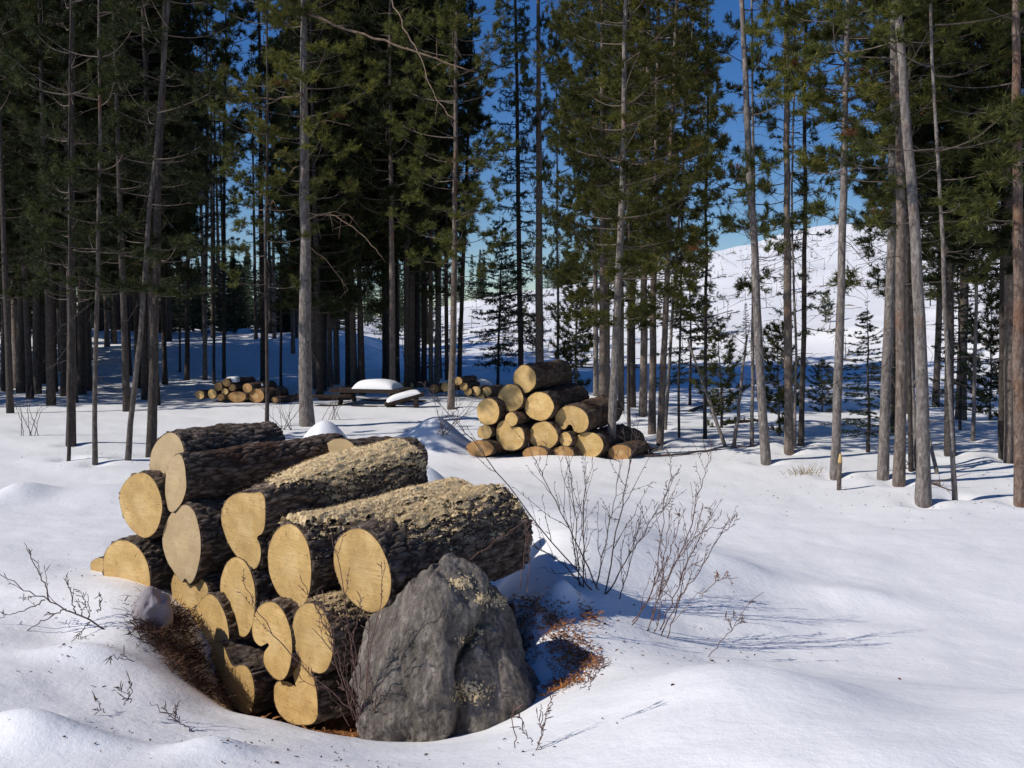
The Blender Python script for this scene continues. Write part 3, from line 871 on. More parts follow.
def log_world(key):
    g = LOGS[key]; V = g['V'].reshape(-1, 3); W = g['W']
    P = V @ W[:3, :3].T + W[:3, 3]
    P = P.reshape(g['m'], g['n'], 3)
    du = np.gradient(P, axis=0); dv = np.roll(P, -1, 1) - np.roll(P, 1, 1)
    nr = np.cross(du, dv); nr /= np.linalg.norm(nr, axis=2)[:, :, None] + 1e-9
    cen = P.mean(1)[:, None]
    s = np.sign(((P - cen) * nr).sum(2).mean())
    return P, nr * s


def sawdust(label, specs):
    mb = MB()
    for key, s0, s1, up, thick in specs:
        P, nr = log_world(key)
        m, n = P.shape[:2]
        s = np.linspace(0, 1, m)[:, None] * np.ones((1, n))
        tt = np.arange(n)[None] / n * np.ones((m, 1))
        nz = vnoise(s * 7 + len(key) * 3, tt * 16 + 40) + .6 * vnoise(s * 22, tt * 44)
        sc_ = nr[:, :, 2] - up + .42 * nz + .35 * np.minimum(s - s0, 0) * 6 + .3 * np.minimum(s1 - s, 0) * 6
        mask = sc_ > 0
        lift = np.clip(sc_, 0, .3) / .3 * thick + .002
        Q = P + nr * lift[:, :, None] + np.array([0, 0, 1]) * (RNG.random((m, n, 1)) * .004)
        o = mb.verts(Q)
        i, j = np.nonzero(mask[:-1] & mask[1:] & np.roll(mask, -1, 1)[:-1] & np.roll(mask, -1, 1)[1:])
        j2 = (j + 1) % n
        mb.quads(np.stack([o + i * n + j, o + i * n + j2, o + (i + 1) * n + j2, o + (i + 1) * n + j], -1))
        w = np.clip(sc_ + .12, 0, .5).ravel(); w /= w.sum()
        idx = RNG.choice(m * n, 15000, p=w)
        pts = Q.reshape(-1, 3)[idx] + RNG.normal(size=(15000, 3)) * .0035
        chips(mb, pts, nr.reshape(-1, 3)[idx], .0023)
    o = link('sawdust', mb.mesh('sawdust', [M_DUST], False))
    tag(o, label, 'sawdust', None, 'stuff')


sawdust('pale sawdust spread over the rear tops of the middle logs', [('C', .40, 1.1, .30, .014), ('K', .20, 1.1, .32, .022)])
sawdust('pale sawdust along the top of the biggest log', [('L', .24, 1.1, .72, .009)])
sawdust('thin sawdust on the log tucked under the biggest log', [('N', .05, .5, .8, .004)])


# ------------------------------------------------------------------ boulder
def fbm3(P, scale, oct=5, seed=0):
    return np.array([mnoise.fractal(Vector((x * scale + seed, y * scale, z * scale)), .9, 2.0, oct) for x, y, z in P])


def boulder():
    import bmesh
    bm = bmesh.new(); bmesh.ops.create_icosphere(bm, subdivisions=7, radius=1)
    V = np.array([v.co[:] for v in bm.verts])
    # planes: normal, distance (metres)
    planes = [((-.80, -.28, .53), .27), ((-.45, -.75, .42), .30), ((.05, -.88, .42), .33), ((.55, -.72, .35), .27), ((.90, -.1, .40), .27), ((.55, .3, .75), .34),
              ((-.55, .3, .78), .335), ((0, .9, .3), .30), ((-1, -.2, -.15), .36), ((1, -.2, -.2), .36), ((0, -1, -.2), .34), ((0, 0, -1), .4), ((.12, -.2, .97), .385), ((.7, .7, 0), .32), ((-.7, .7, 0), .32), ((.35, -.45, .82), .325)]
    D = np.full(len(V), 0.)
    acc = np.zeros(len(V))
    for nrm, d in planes:
        nn = np.array(nrm) / np.linalg.norm(nrm)
        c = V @ nn / d
        acc += np.maximum(c, 0) ** 60
    R = acc ** (-1 / 60)
    P = V * R[:, None]
    # layered cracks, pits and a long cleft down the front
    f1 = fbm3(P, 4.0, 5, 3.1); f2 = fbm3(P, 12, 4, 8.2)
    f4 = fbm3(P, 38, 3, 5.5)
    ridg = np.array([1 - abs(mnoise.noise(Vector((p[0] * 5.0 + p[2] * 2.4 + 7, p[1] * 3.0, p[2] * 2.2 - p[0] * 1.6)))) * 2 for p in P])
    vor = []
    for p in P:
        dist, _ = mnoise.voronoi(Vector((p[0] * 5 + 4, p[1] * 5, p[2] * 3.4 + p[0] * 2)))
        vor.append(min((dist[1] - dist[0]) * 3.0, 1))
    vor = np.array(vor)
    line = P[:, 0] - (.07 + .22 * (P[:, 2] - .05)) + .03 * np.sin(P[:, 2] * 17)
    cleft = np.exp(-(line / .024) ** 2) * (P[:, 1] < 0) * sstep(-.22, -.08, P[:, 2]) * (1 - sstep(.2, .3, P[:, 2]))
    ledge = (line > 0) * .02 * (P[:, 1] < .1)
    dsp = .024 * f1 + .011 * f2 + .0035 * f4 - .035 * np.clip(ridg - .78, 0, 1) * 2.2 + .016 * (vor - 1) - .07 * cleft - ledge
    P = P + V * dsp[:, None]
    for v, p in zip(bm.verts, P): v.co = p
    me = bpy.data.meshes.new('boulder'); bm.to_mesh(me); bm.free()
    me.polygons.foreach_set('use_smooth', np.full(len(me.polygons), False))
    me.materials.append(M_ROCK)
    o = link('boulder', me, loc=(-.25, 3.83, .235))
    o.scale = (1.07, .95, 1.1)
    tag(o, 'rugged dark grey boulder sunk in the snow before the biggest log', 'boulder')
    return o, P * np.array([1, .95, 1.1]) + np.array([-.235, 3.83, .235])


BOULDER, BP = boulder()
BVH = None


def ray_obj(o, px, py):
    from mathutils.bvhtree import BVHTree
    global BVH
    if BVH is None:
        me = o.data
        Wm = Matrix.Translation(o.location) @ Matrix.Diagonal((*o.scale, 1))
        vs = [Wm @ v.co for v in me.vertices]
        BVH = BVHTree.FromPolygons(vs, [p.vertices[:] for p in me.polygons])
    h = BVH.ray_cast(Vector((0, 0, CAMZ)), Vector(ray(px, py)))
    return h


mb = MB()
for (cx, cy, sx, sy, k) in [(462, 583, 7, 3.5, 150), (482, 597, 4, 3, 70), (500, 600, 9, 4, 110), (467, 691, 9, 6, 190), (468, 640, 6, 4, 60), (478, 632, 3, 2, 30)]:
    pts, ns = [], []
    for _ in range(k):
        h = ray_obj(BOULDER, cx + RNG.normal() * sx, cy + RNG.normal() * sy)
        if h[0] is not None: pts.append(h[0][:]); ns.append(h[1][:])
    if pts: chips(mb, np.array(pts), np.array(ns), .005)
o = link('sawdust', mb.mesh('sawdust', [M_DUST], False))
tag(o, 'small patches of sawdust caught on the boulder', 'sawdust', None, 'stuff')

# half-buried dirty snow lump at the stack's outer foot, shade painted mauve
def small_snow_lump(px, py, d, r, label, mat, name='snow_lump', sq=(1, 1, .9)):
    import bmesh
    bm = bmesh.new(); bmesh.ops.create_icosphere(bm, subdivisions=5, radius=r)
    for v in bm.verts:
        p = v.co.copy()
        v.co = p * (1 + .22 * mnoise.fractal(p / r * 1.1 + Vector((px, 0, 0)), .9, 2, 4))
    me = bpy.data.meshes.new(name); bm.to_mesh(me); bm.free()
    me.polygons.foreach_set('use_smooth', np.full(len(me.polygons), True)); me.materials.append(mat)
    p = at(px, py, d)
    o = link(name, me, loc=p); o.scale = sq
    tag(o, label, 'snow_lump')


M_SNOWLUMP = mat_simple('shaded_dirty_snow', [(.3, (.20, .165, .165)), (.6, (.33, .29, .30)), (.8, (.48, .45, .46))], 9, bs=.6, bd=.02)  # dirty snow, its mauve-grey tone carries the shade on it
small_snow_lump(152, 612, 4.42, .10, 'half-buried mauve-grey lump of dirty snow, shade in its colour, beside the outer log', M_SNOWLUMP, sq=(.9, .8, 1.15))


# ------------------------------------------------------------------ litter and dry brush round the stack
def scatter_region(label, name, poly_pts, count, ln, wd, mat, up=.25, kind='stuff', cat='litter', lift=.0):
    """poly_pts: (px, py, d, sx, sy) soft spots, the pieces lie on the ground below"""
    mb = MB()
    tot = sum(p[5] for p in poly_pts)
    X, Y = [], []
    for (px, py, d, sx, sy, w) in poly_pts:
        c = at(px, py, d); k = int(count * w / tot)
        X.append(c[0] + RNG.normal(size=k) * sx); Y.append(c[1] + RNG.normal(size=k) * sy)
    X = np.concatenate(X); Y = np.concatenate(Y); Z = height(X, Y)
    k = len(X)
    P = np.stack([X, Y, Z + .004 + lift * RNG.random(k)], -1)
    a = RNG.random(k) * 2 * math.pi
    D = np.stack([np.cos(a), np.sin(a), RNG.normal(size=k) * up + up * .6], -1); D /= np.linalg.norm(D, axis=1)[:, None]
    S = np.cross(D, RNG.normal(size=(k, 3))); S /= np.linalg.norm(S, axis=1)[:, None]
    l = ln * (.4 + 1.2 * RNG.random(k))[:, None]; w = wd * (.5 + RNG.random(k))[:, None]
    mid = P + D * l * .5 + np.array([0, 0, 1]) * l * .08
    o = mb.verts(np.stack([P - S * w * .5, P + S * w * .5, mid + S * w * .5, mid - S * w * .5, P + D * l], 1))
    i = o + np.arange(k)[:, None] * 5
    mb.quads(i + np.array([[0, 1, 2, 3]])); mb.tris(i + np.array([[3, 2, 4]]))
    ob = link(name, mb.mesh(name, [mat], False))
    tag(ob, label, cat, None, kind)
    return ob


scatter_region('dark and rusty dry brush filling the hollow at the outer foot of the stack', 'dry_brush',
               [(172, 655, 4.3, .07, .08, 3), (198, 680, 4.12, .06, .05, 2.6), (160, 632, 4.45, .05, .07, 2), (180, 628, 4.58, .04, .06, 1.6), (196, 655, 4.42, .04, .06, 1.4), (150, 655, 4.25, .04, .05, .6)], 3400, .055, .003, M_DRY, .45, cat='brush', lift=.05)
scatter_region('orange needle and bark litter melted into the snow beside the boulder', 'litter',
               [(572, 658, 4.05, .05, .09, 2.2), (552, 640, 4.3, .06, .10, 2), (525, 610, 4.45, .07, .08, 1.2), (562, 688, 3.8, .05, .05, 1), (590, 630, 4.45, .035, .05, .5), (592, 668, 3.95, .03, .05, .5)], 2500, .021, .004, M_LITTER, .35, cat='litter', lift=.02)
scatter_region('brown needle litter between the bottom logs and the snow', 'litter',
               [(355, 733, 3.7, .05, .06, 1.2), (320, 728, 3.9, .08, .05, 1), (400, 700, 4.3, .3, .2, 2)], 900, .028, .005, M_LITTER, .2, cat='litter', lift=.01)


scatter_region('bark crumbs and fallen needles sprinkled on the snow round the stack and shrubs', 'bark_crumbs',
               [(260, 750, 3.0, .5, .12, 60), (60, 660, 3.9, .35, .3, 50), (600, 640, 4.2, .25, .3, 70), (680, 620, 4.6, .5, .4, 60), (420, 765, 2.9, .4, .1, 30), (120, 560, 5.3, .4, .4, 40)], 330, .012, .005, M_DRY, .05, cat='crumbs')
scatter_region('fallen needles and twig bits on the snow under the row of pines', 'fallen_needles',
               [(860, 490, 9.3, 1.2, .7, 100), (700, 455, 11.8, 1.0, .8, 80), (960, 505, 8.6, .6, .5, 50), (110, 455, 11.5, 1.0, .6, 60)], 420, .02, .004, M_DRY, .05, cat='needles')
# ------------------------------------------------------------------ bare shrubs
def wiggle(pts, n, amp):
    pts = np.asarray(pts, float)
    t = np.linspace(0, 1, len(pts)); tt = np.linspace(0, 1, n)
    # smooth interpolation
    if len(pts) > 2:
        out = np.stack([np.interp(tt, t, pts[:, k]) for k in range(3)], -1)
        for _ in range(max(2, n // 6)):
            out[1:-1] = .25 * out[:-2] + .5 * out[1:-1] + .25 * out[2:]
    else:
        out = pts[0] + (pts[-1] - pts[0]) * tt[:, None]
    out[1:-1] += RNG.normal(size=(n - 2, 3)) * amp
    return out


def stem_mesh(pts3, r0, r1, ntw, twl, amp=.004, buds=True, spread=.6, sub=2):
    mb = MB()
    P = wiggle(pts3, 18, amp)
    rad = np.linspace(r0, r1, len(P))
    mb.tube(P, rad, 6)
    T = np.gradient(P, axis=0); T /= np.linalg.norm(T, axis=1)[:, None]
    side = 1
    for k in range(ntw):
        f = .2 + .8 * (k + RNG.random() * .7) / max(ntw, 1)
        i = min(int(f * (len(P) - 1)), len(P) - 2)
        v = RNG.normal(size=3) * .55; v[1] *= .8
        d = T[i] * .75 + v * spread; d[2] += .25; d /= np.linalg.norm(d)
        L = twl * (.35 + RNG.random()) * (1.15 - .6 * f)
        q0 = P[i]; n = 7
        cur = np.cumsum(np.vstack([[0, 0, 0], np.repeat(d[None] * L / (n - 1), n - 1, 0) + RNG.normal(size=(n - 1, 3)) * L * .025 + np.array([0, 0, .006]) * L * np.arange(n - 1)[:, None]]), 0)
        Q = q0 + cur
        mb.tube(Q, np.linspace(min(rad[i] * .6, .0022), .0008, n), 4)
        # little buds and side twiglets
        for b in range(1, n):
            if RNG.random() < .75:
                dv = RNG.normal(size=3); dv -= d * np.dot(dv, d); dv /= np.linalg.norm(dv)
                dv = dv * .7 + d * .7
                l2 = (.012 + .03 * RNG.random() * (RNG.random() < sub / 4)) if buds else .01
                mb.tube([Q[b], Q[b] + dv * l2 * .6, Q[b] + dv * l2], [.0012, .0018, .0006], 4)
    return mb


def shrub(label, stems, depth_fn, mat, r=.0045, ntw=7, twl=.22, group=None, name='bare_shrub', amp=.004, spread=.6, base=None, fixed=None):
    pts = []
    global RD_BASE
    RD_BASE = fixed or ground_hit(*stems[0][0])[1]
    for st in stems: pts.append([at(x, y, depth_fn(x, y, i, st)) for i, (x, y) in enumerate(st)])
    b = np.array(pts[0][0]) if base is None else base
    root = link(name, None, loc=b)
    tag(root, label, 'shrub', group)
    for st, P in zip(stems, pts):
        ht = abs(st[0][1] - st[-1][1]) + abs(st[0][0] - st[-1][0]) * .6
        k = max(2, int(ntw * min(ht / 110, 1.3)))
        mb = stem_mesh(np.array(P) - b, r * (.55 + .45 * min(ht / 130, 1)), .0012, k, twl * min(1, .4 + ht / 200), amp, spread=spread)
        link('stem', mb.mesh('stem', [mat]), parent=root)
    return root


def rd(base, var):
    """a depth that drifts from stem to stem and along the stem"""
    cache = {}

    def fn(x, y, i, st):
        k = id(st)
        if k not in cache: cache[k] = (RNG.normal() * var * .5, RNG.normal() * var)
        a, b = cache[k]
        return RD_BASE + a * .3 + b * i / max(len(st) - 1, 1)
    return fn


shrub('tall bare shrub with long grey stems arching across the end of the biggest log',
      [[(592, 590), (577, 572), (524, 507), (480, 449), (450, 415), (428, 392)], [(596, 588), (602, 555), (612, 510), (623, 458)], [(605, 594), (621, 507), (632, 457), (640, 432)],
       [(580, 588), (578, 560), (574, 498), (568, 455)], [(584, 592), (583, 530), (586, 450)], [(590, 635), (588, 600), (584, 560)], [(616, 612), (628, 570), (641, 516)],
       [(598, 590), (570, 530), (545, 480), (530, 452)], [(588, 592), (560, 560), (530, 545), (505, 520)], [(606, 594), (640, 540), (668, 490)]],
      rd(5.0, .12), M_SHRUB, .0040, 8, .26)
shrub('slender reddish bare shrub standing alone in the open snow',
      [[(632, 625), (655, 590), (666, 500), (672, 465)], [(643, 652), (655, 605), (676, 560), (700, 530), (722, 528)], [(655, 648), (682, 592), (700, 570), (723, 531), (735, 524)],
       [(660, 595), (682, 552), (703, 480), (711, 455)], [(664, 648), (675, 615), (684, 580), (690, 545), (703, 505)], [(652, 620), (665, 570), (684, 510)], [(660, 630), (690, 560), (716, 500)], [(632, 622), (650, 600), (668, 545), (670, 510)],
       [(650, 650), (658, 620), (662, 590)]],
      rd(4.25, .1), M_SHRUBR, .0028, 8, .16)
shrub('low bare branch fanning out of the snow, buds along its twigs',
      [[(108, 631), (80, 615), (45, 600), (20, 586), (-6, 573)], [(50, 602), (40, 575), (24, 543)], [(66, 609), (40, 622), (10, 641)], [(45, 600), (20, 612), (-5, 620)], [(76, 613), (72, 600), (66, 575)], [(82, 616), (85, 606), (83, 592)], [(88, 620), (90, 610), (87, 594)],
       [(98, 612), (101, 604), (99, 592)], [(90, 622), (80, 633), (70, 643)]],
      rd(4.4, .06), M_SHRUB, .004, 5, .10)
shrub('thin leafless stems growing between the stack and the boulder',
      [[(358, 716), (330, 690), (285, 650), (252, 600), (243, 578)], [(352, 712), (340, 660), (318, 610), (300, 575)], [(360, 722), (352, 660), (345, 590), (327, 520)], [(356, 720), (342, 680), (330, 640), (322, 590)],
       [(362, 725), (368, 660), (380, 610), (384, 560)], [(354, 720), (350, 650), (362, 600)], [(366, 728), (350, 690), (336, 655), (312, 628)], [(358, 720), (380, 690), (410, 660), (424, 648)], [(360, 722), (362, 690), (355, 640), (338, 600)],
       [(350, 726), (335, 700), (310, 672)], [(372, 735), (376, 700), (366, 650), (370, 610)]],
      rd(3.62, .05), M_SHRUBR, .0026, 4, .12, fixed=3.6)
shrub('stems hanging beside the far end of the biggest log by the boulder tip',
      [[(470, 560), (500, 538), (530, 517)], [(520, 590), (525, 540), (527, 515)], [(527, 592), (531, 560), (524, 510)]], rd(4.3, .05), M_SHRUBR, .0026, 2, .08, fixed=4.12)
shrub('short upright twigs poking from the snow below the orange litter',
      [[(535, 752), (545, 720), (555, 690)], [(515, 748), (513, 715), (510, 690)], [(538, 750), (542, 725), (541, 704)], [(588, 690), (595, 672), (600, 655)], [(580, 690), (590, 678), (605, 668)], [(532, 745), (525, 728), (518, 712)]],
      rd(3.35, .05), M_SHRUBR, .0022, 3, .08)
shrub('bent stem holding a dried brown seed head over the snow', [[(708, 657), (725, 636), (738, 622), (748, 603), (764, 592)], [(735, 626), (744, 622), (742, 614)], [(733, 628), (728, 620), (738, 616)]], rd(4.4, .03), M_SHRUBR, .0022, 3, .06)
shrub('dried flower stalk with a clustered brown head above the open snow', [[(700, 598), (712, 584), (724, 578), (738, 578)], [(722, 579), (728, 574), (732, 586)], [(718, 581), (720, 575), (716, 574)]], rd(5.2, .03), M_LITTER, .003, 4, .05)
shrub('short forked twigs scattered in the foreground snow', [[(195, 733), (175, 718), (150, 702)], [(124, 705), (130, 695), (118, 690)], [(130, 703), (131, 690), (129, 680)], [(105, 712), (98, 704), (96, 698)], [(175, 720), (176, 713), (174, 708)], [(135, 661), (118, 658), (110, 655)]],
      rd(3.3, .02), M_SHRUB, .0026, 2, .05)
for (x, y, lab, hw) in [(285, 430, 'grey bare shrub around the foot of the thin pine behind the stack', 26), (330, 420, 'bare twigs leaning out from the foot of the stout straight pine', 24), (445, 436, 'wispy bare shrub between the blue-shaded mound and the bigger stack', 30),
                        (505, 372, 'bare sapling before the snowy slope beside the slim young fir', 12), (28, 436, 'faint low twigs on the sunlit snow before the dense wood', 30), (905, 470, 'low curled twigs among the close pines by the paired trunks', 22)]:
    g = ground_hit(x, y)
    sts = []
    for k in range(7):
        t = RNG.normal() * hw * .5
        sts.append([(x + RNG.normal() * 5, y), (x + t * .5, y - hw * (.5 + .4 * RNG.random())), (x + t * 1.3, y - hw * (.9 + .9 * RNG.random()))])
    shrub(lab, sts, rd(g[1], .1), M_SHRUB, .007, 5, .35)


# straw tuft
def tuft(px, py, n, ln, label):
    g = ground_hit(px, py)
    mb = MB()
    for k in range(n):
        a = RNG.random() * 6.28; r = abs(RNG.normal()) * .10
        p = np.array([math.cos(a) * r * 1.8, math.sin(a) * r, -.02])
        d = np.array([math.cos(a) * .5, math.sin(a) * .5, 1]) + RNG.normal(size=3) * .25
        d /= np.linalg.norm(d); L = ln * (.5 + RNG.random())
        mb.tube([p, p + d * L * .6, p + d * L + np.array([0, 0, -.03])], [.003, .0022, .001], 3)
    o = link('grass_tuft', mb.mesh('grass_tuft', [M_STRAW]), loc=g)
    tag(o, label, 'grass tuft', None, 'stuff')


tuft(806, 474, 70, .13, 'dry straw-coloured grass tuft in front of the row of pines')
tuft(650, 452, 40, .14, 'dry grass wisps by the buried end of the clearing stack')

# ------------------------------------------------------------------ pines
UP = np.array([0, 0, 1.])


def crown_mesh(name, seed, Ht, z0, R, step, per, mats, droop=.12, upturn=.35, twd=.125, twl=.30, blades=26, bl=.085, bw=.012, shape='pine', gap=.15, bare=.3, clump=0):
    rng = np.random.default_rng(seed)
    mb = MB()
    p0s, p1s = [], []
    z = z0
    while z < Ht - .1:
        f = (z - z0) / (Ht - z0)
        if shape == 'pine':
            prof = min(1, .55 + 1.6 * f) * (1 - f ** 2.2) ** .8 + .06
        else:
            prof = (1 - f) ** .85 + .03
        nb = max(2, int(per + rng.normal() * .9))
        a0 = rng.random() * 6.28
        for b in range(nb):
            if rng.random() < gap: continue
            a = a0 + b * 6.283 / nb + rng.normal() * .25
            L = R * prof * (.6 + .6 * rng.random())
            if L < .08: L = .08
            zz = z + rng.normal() * .06
            n = 7
            t = np.linspace(0, 1, n)
            h = np.array([math.cos(a), math.sin(a), 0])
            tilt = (-droop + .5 * f if shape == 'pine' else -.25 + .45 * f)
            pts = h * (t * L)[:, None] + UP * (zz + tilt * L * t + upturn * L * t ** 2.5 * (.6 + .8 * rng.random()))[:, None]
            side = np.array([-h[1], h[0], 0]); pts += side * (np.sin(t * 3 + rng.random() * 6) * .05 * L)[:, None]
            mb.tube(pts, np.linspace(.006 + .009 * L, .003, n), 3, 0, False)
            if clump:
                nbl = max(2, int(rng.integers(3, 6) * min(1, .4 + L * .6)))
                for q in range(nbl + 1):
                    if q < nbl:
                        tt = bare + (1 - bare) * (q + rng.random()) / nbl
                        i = min(int(tt * (n - 1)), n - 2); fr = tt * (n - 1) - i
                        o = pts[i] * (1 - fr) + pts[i + 1] * fr
                        dt = pts[i + 1] - pts[i]; dt /= np.linalg.norm(dt)
                        d = dt * .7 + side * (1 if q % 2 else -1) * (.35 + .5 * rng.random()) + UP * (.1 + rng.normal() * .28)
                        l = (.16 + .26 * rng.random()) * min(1, .4 + L * .6)
                    else:
                        o = pts[-2]; d = pts[-1] - pts[-2]; l = .12
                    d /= np.linalg.norm(d)
                    e = o + d * l
                    mb.tube([o, o + d * l * .5 + UP * .01, e], [.004, .003, .002], 3, 0, False)
                    for c_ in range(int(clump * (.6 + .7 * rng.random()))):
                        dd = d * (.55 + .3 * rng.random()) + rng.normal(size=3) * .52 + UP * .22
                        dd /= np.linalg.norm(dd)
                        b0 = o + d * l * (.55 + .45 * rng.random())
                        p0s.append(b0); p1s.append(b0 + dd * (.09 + .11 * rng.random()))
                continue
            k = max(2, int(L * (1 - bare) / twd))
            for q in range(k * 2):
                tt = bare + (1 - bare) * (q // 2 + rng.random()) / k
                i = min(int(tt * (n - 1)), n - 2); fr = tt * (n - 1) - i
                o = pts[i] * (1 - fr) + pts[i + 1] * fr
                dt = pts[i + 1] - pts[i]; dt /= np.linalg.norm(dt)
                s = 1 if q % 2 else -1
                d = dt * (.55 + .3 * rng.random()) + side * s * (.5 + .4 * rng.random()) + UP * (rng.normal() * .3 + (.12 if shape == 'pine' else -.08))
                d /= np.linalg.norm(d)
                l = twl * (.5 + .7 * rng.random()) * min(1, .35 + L * .6) * (1.2 - .5 * tt)
                p0s.append(o); p1s.append(o + d * l)
            p0s.append(pts[-2]); p1s.append(pts[-1] + (pts[-1] - pts[-2]) * .5)
        z += step * (.7 + .6 * rng.random())
    # leader
    p0s.append(np.array([0, 0, Ht - .4])); p1s.append(np.array([0, 0, Ht + .15]))
    p0 = np.array(p0s); p1 = np.array(p1s)
    T = p1 - p0; L = np.linalg.norm(T, axis=1); T /= L[:, None] + 1e-9
    K = len(p0)
    u = rng.random((K, blades)) ** .75
    base = p0[:, None] + (T * L[:, None])[:, None] * u[..., None]
    rnd = rng.normal(size=(K, blades, 3))
    rnd -= (rnd * T[:, None]).sum(-1, keepdims=True) * T[:, None]
    rnd /= np.linalg.norm(rnd, axis=-1, keepdims=True) + 1e-9
    D = rnd * .75 + T[:, None] * (.55 + .3 * rng.random((K, blades, 1))) + UP * .12
    D /= np.linalg.norm(D, axis=-1, keepdims=True)
    S = np.cross(D, rng.normal(size=(K, blades, 3))); S /= np.linalg.norm(S, axis=-1, keepdims=True) + 1e-9
    l = bl * (.7 + .6 * rng.random((K, blades, 1)))
    tri = np.stack([base - S * bw / 2, base + S * bw / 2, base + D * l], 2).reshape(-1, 3)
    o = mb.verts(tri)
    mb.tris(o + np.arange(len(tri)).reshape(-1, 3), 1)
    # twigs
    for i in range(0, K):
        pass
    return mb.mesh(name, mats, True)


H0 = 13.0
CR = {}
CR['pine'] = [crown_mesh('pine_crown', 20 + i, H0, 2.3 + .4 * i, 1.2 + .1 * (i % 3), .36, 4.6, [M_TWIG, M_NEEDY if i % 2 else M_NEED], gap=.2, blades=22, bl=.095, bw=.014, clump=9, bare=.35) for i in range(4)]
CR['shaded'] = [crown_mesh('pine_crown', 30 + i, H0, 2.3 + .5 * i, 1.2, .34, 4.6, [M_TWIG, M_NEED_SHADE], gap=.18, blades=22, bl=.095, bw=.015, clump=9, bare=.35) for i in range(4)]
CR['shadedsparse'] = [crown_mesh('pine_crown', 50 + i, H0, 3.0 + .5 * i, 1.05, .62, 4, [M_TWIG, M_NEED_SHADE], gap=.4, blades=22, bare=.45, clump=9, bl=.095, bw=.014) for i in range(2)]
CR['sparse'] = [crown_mesh('pine_crown', 40 + i, H0, 3.2 + .5 * i, 1.15, .52, 4, [M_TWIG, M_NEED], gap=.35, blades=22, bare=.5, droop=.2, clump=9, bl=.095, bw=.014) for i in range(4)]
CR['high'] = [crown_mesh('pine_crown', 60 + i, H0, 5.2 + .8 * i, 1.3, .42, 4.5, [M_TWIG, M_NEED if i else M_NEEDY], gap=.25, blades=22, bl=.095, bw=.014, clump=10, bare=.4) for i in range(3)]
CR['dense'] = [crown_mesh('pine_crown', 70 + i, H0, 3.4 + .5 * i, 1.4, .28, 5.2, [M_TWIG, M_NEED_SHADE], gap=.08, blades=22, bl=.11, bw=.018, clump=10, bare=.25) for i in range(3)]
CR['fir'] = [crown_mesh('fir_crown', 80 + i, H0, 1.2 + i, 1.25, .26, 5.5, [M_TWIG, M_FIR], shape='fir', gap=.08, upturn=.12, blades=26, bl=.06, bw=.014, twd=.10, bare=.12) for i in range(2)]
CR['darksparse'] = [crown_mesh('fir_crown', 90 + i, H0, 2.4, .85, .36, 4, [M_TWIG, M_FIR], shape='fir', gap=.25, upturn=.2, blades=26, bl=.07, bw=.014) for i in range(2)]
CR['youngfir'] = [crown_mesh('fir_crown', 95, 4, .55, .72, .15, 5, [M_TWIG, M_FIR], shape='fir', gap=.12, upturn=.1, blades=24, bl=.05, bw=.013, twd=.09, twl=.2, bare=.15)]
CR['youngpine'] = [crown_mesh('pine_crown', 97 + i, 2, .12, .45, .13, 5, [M_TWIG, M_NEEDY if i else M_NEED], gap=.1, upturn=.5, blades=34, bl=.08, bw=.012, twd=.09, twl=.2, bare=.2) for i in range(2)]
CR['far'] = [crown_mesh('conifer_crown', 110 + i, 9, .6, 1.25, .34, 6, [M_TWIG, M_FIR], shape='fir', gap=.1, upturn=.1, blades=12, bl=.20, bw=.05, twd=.25, twl=.4, bare=.1) for i in range(3)]


def trunk_mesh(seed, Ht, r0, lean, curve, twigs, tw_z, mat, twl=.55, k=12, nseg=26):
    rng = np.random.default_rng(seed)
    mb = MB()
    t = np.linspace(0, 1, nseg)
    zz = -.25 + (Ht + .15) * t
    # lean (dx,dy per metre), curve: bow amplitude near the foot
    ax = lambda z: np.stack([lean[0] * z + curve * (np.exp(-np.maximum(z, 0) / 1.4) - 1), lean[1] * z + 0 * z, z], -1)
    P = ax(zz)
    wig = np.cumsum(rng.normal(size=(nseg, 2)), 0) * .006; wig -= wig[1]
    P[:, :2] += wig
    rad = r0 * ((1 - .82 * t ** 1.1)) * (1 + .25 * np.exp(-np.maximum(zz, 0) / .18))
    rad *= 1 + .03 * rng.normal(size=nseg)
    mb.tube(P, rad, k, 0)
    for _ in range(twigs):
        z = tw_z[0] + (tw_z[1] - tw_z[0]) * rng.random()
        i = int(np.clip((z + .25) / (Ht + .15) * (nseg - 1), 0, nseg - 2))
        o = P[i] + (P[i + 1] - P[i]) * ((z - zz[i]) / (zz[i + 1] - zz[i]))
        a = rng.random() * 6.28
        h = np.array([math.cos(a), math.sin(a), 0])
        L = twl * (.15 + 1.0 * rng.random() ** 1.6)
        q = np.linspace(0, 1, 6)
        pts = o + h * (q * L)[:, None] + UP * ((-.15 + .35 * rng.normal()) * L * q - .25 * L * q ** 2)[:, None] + rng.normal(size=(6, 3)) * .02 * L
        rr = .0025 + .0045 * L
        mb.tube(pts, np.linspace(rr, .0016, 6), 3, 1, False)
        for s_ in range(int(rng.random() * 4 * L / .4)):
            j = rng.integers(2, 6)
            d = h * .6 + rng.normal(size=3) * .7; d[2] -= .2; d /= np.linalg.norm(d)
            l = L * .35 * rng.random() + .04
            mb.tube([pts[j], pts[j] + d * l * .5, pts[j] + d * l + UP * -.02], [rr * .5, rr * .4, .0012], 3, 1, False)
    return mb.mesh('trunk', [mat, M_TWIGD])


PICK = {}
TREES = {}
CUR_SEED = [500]


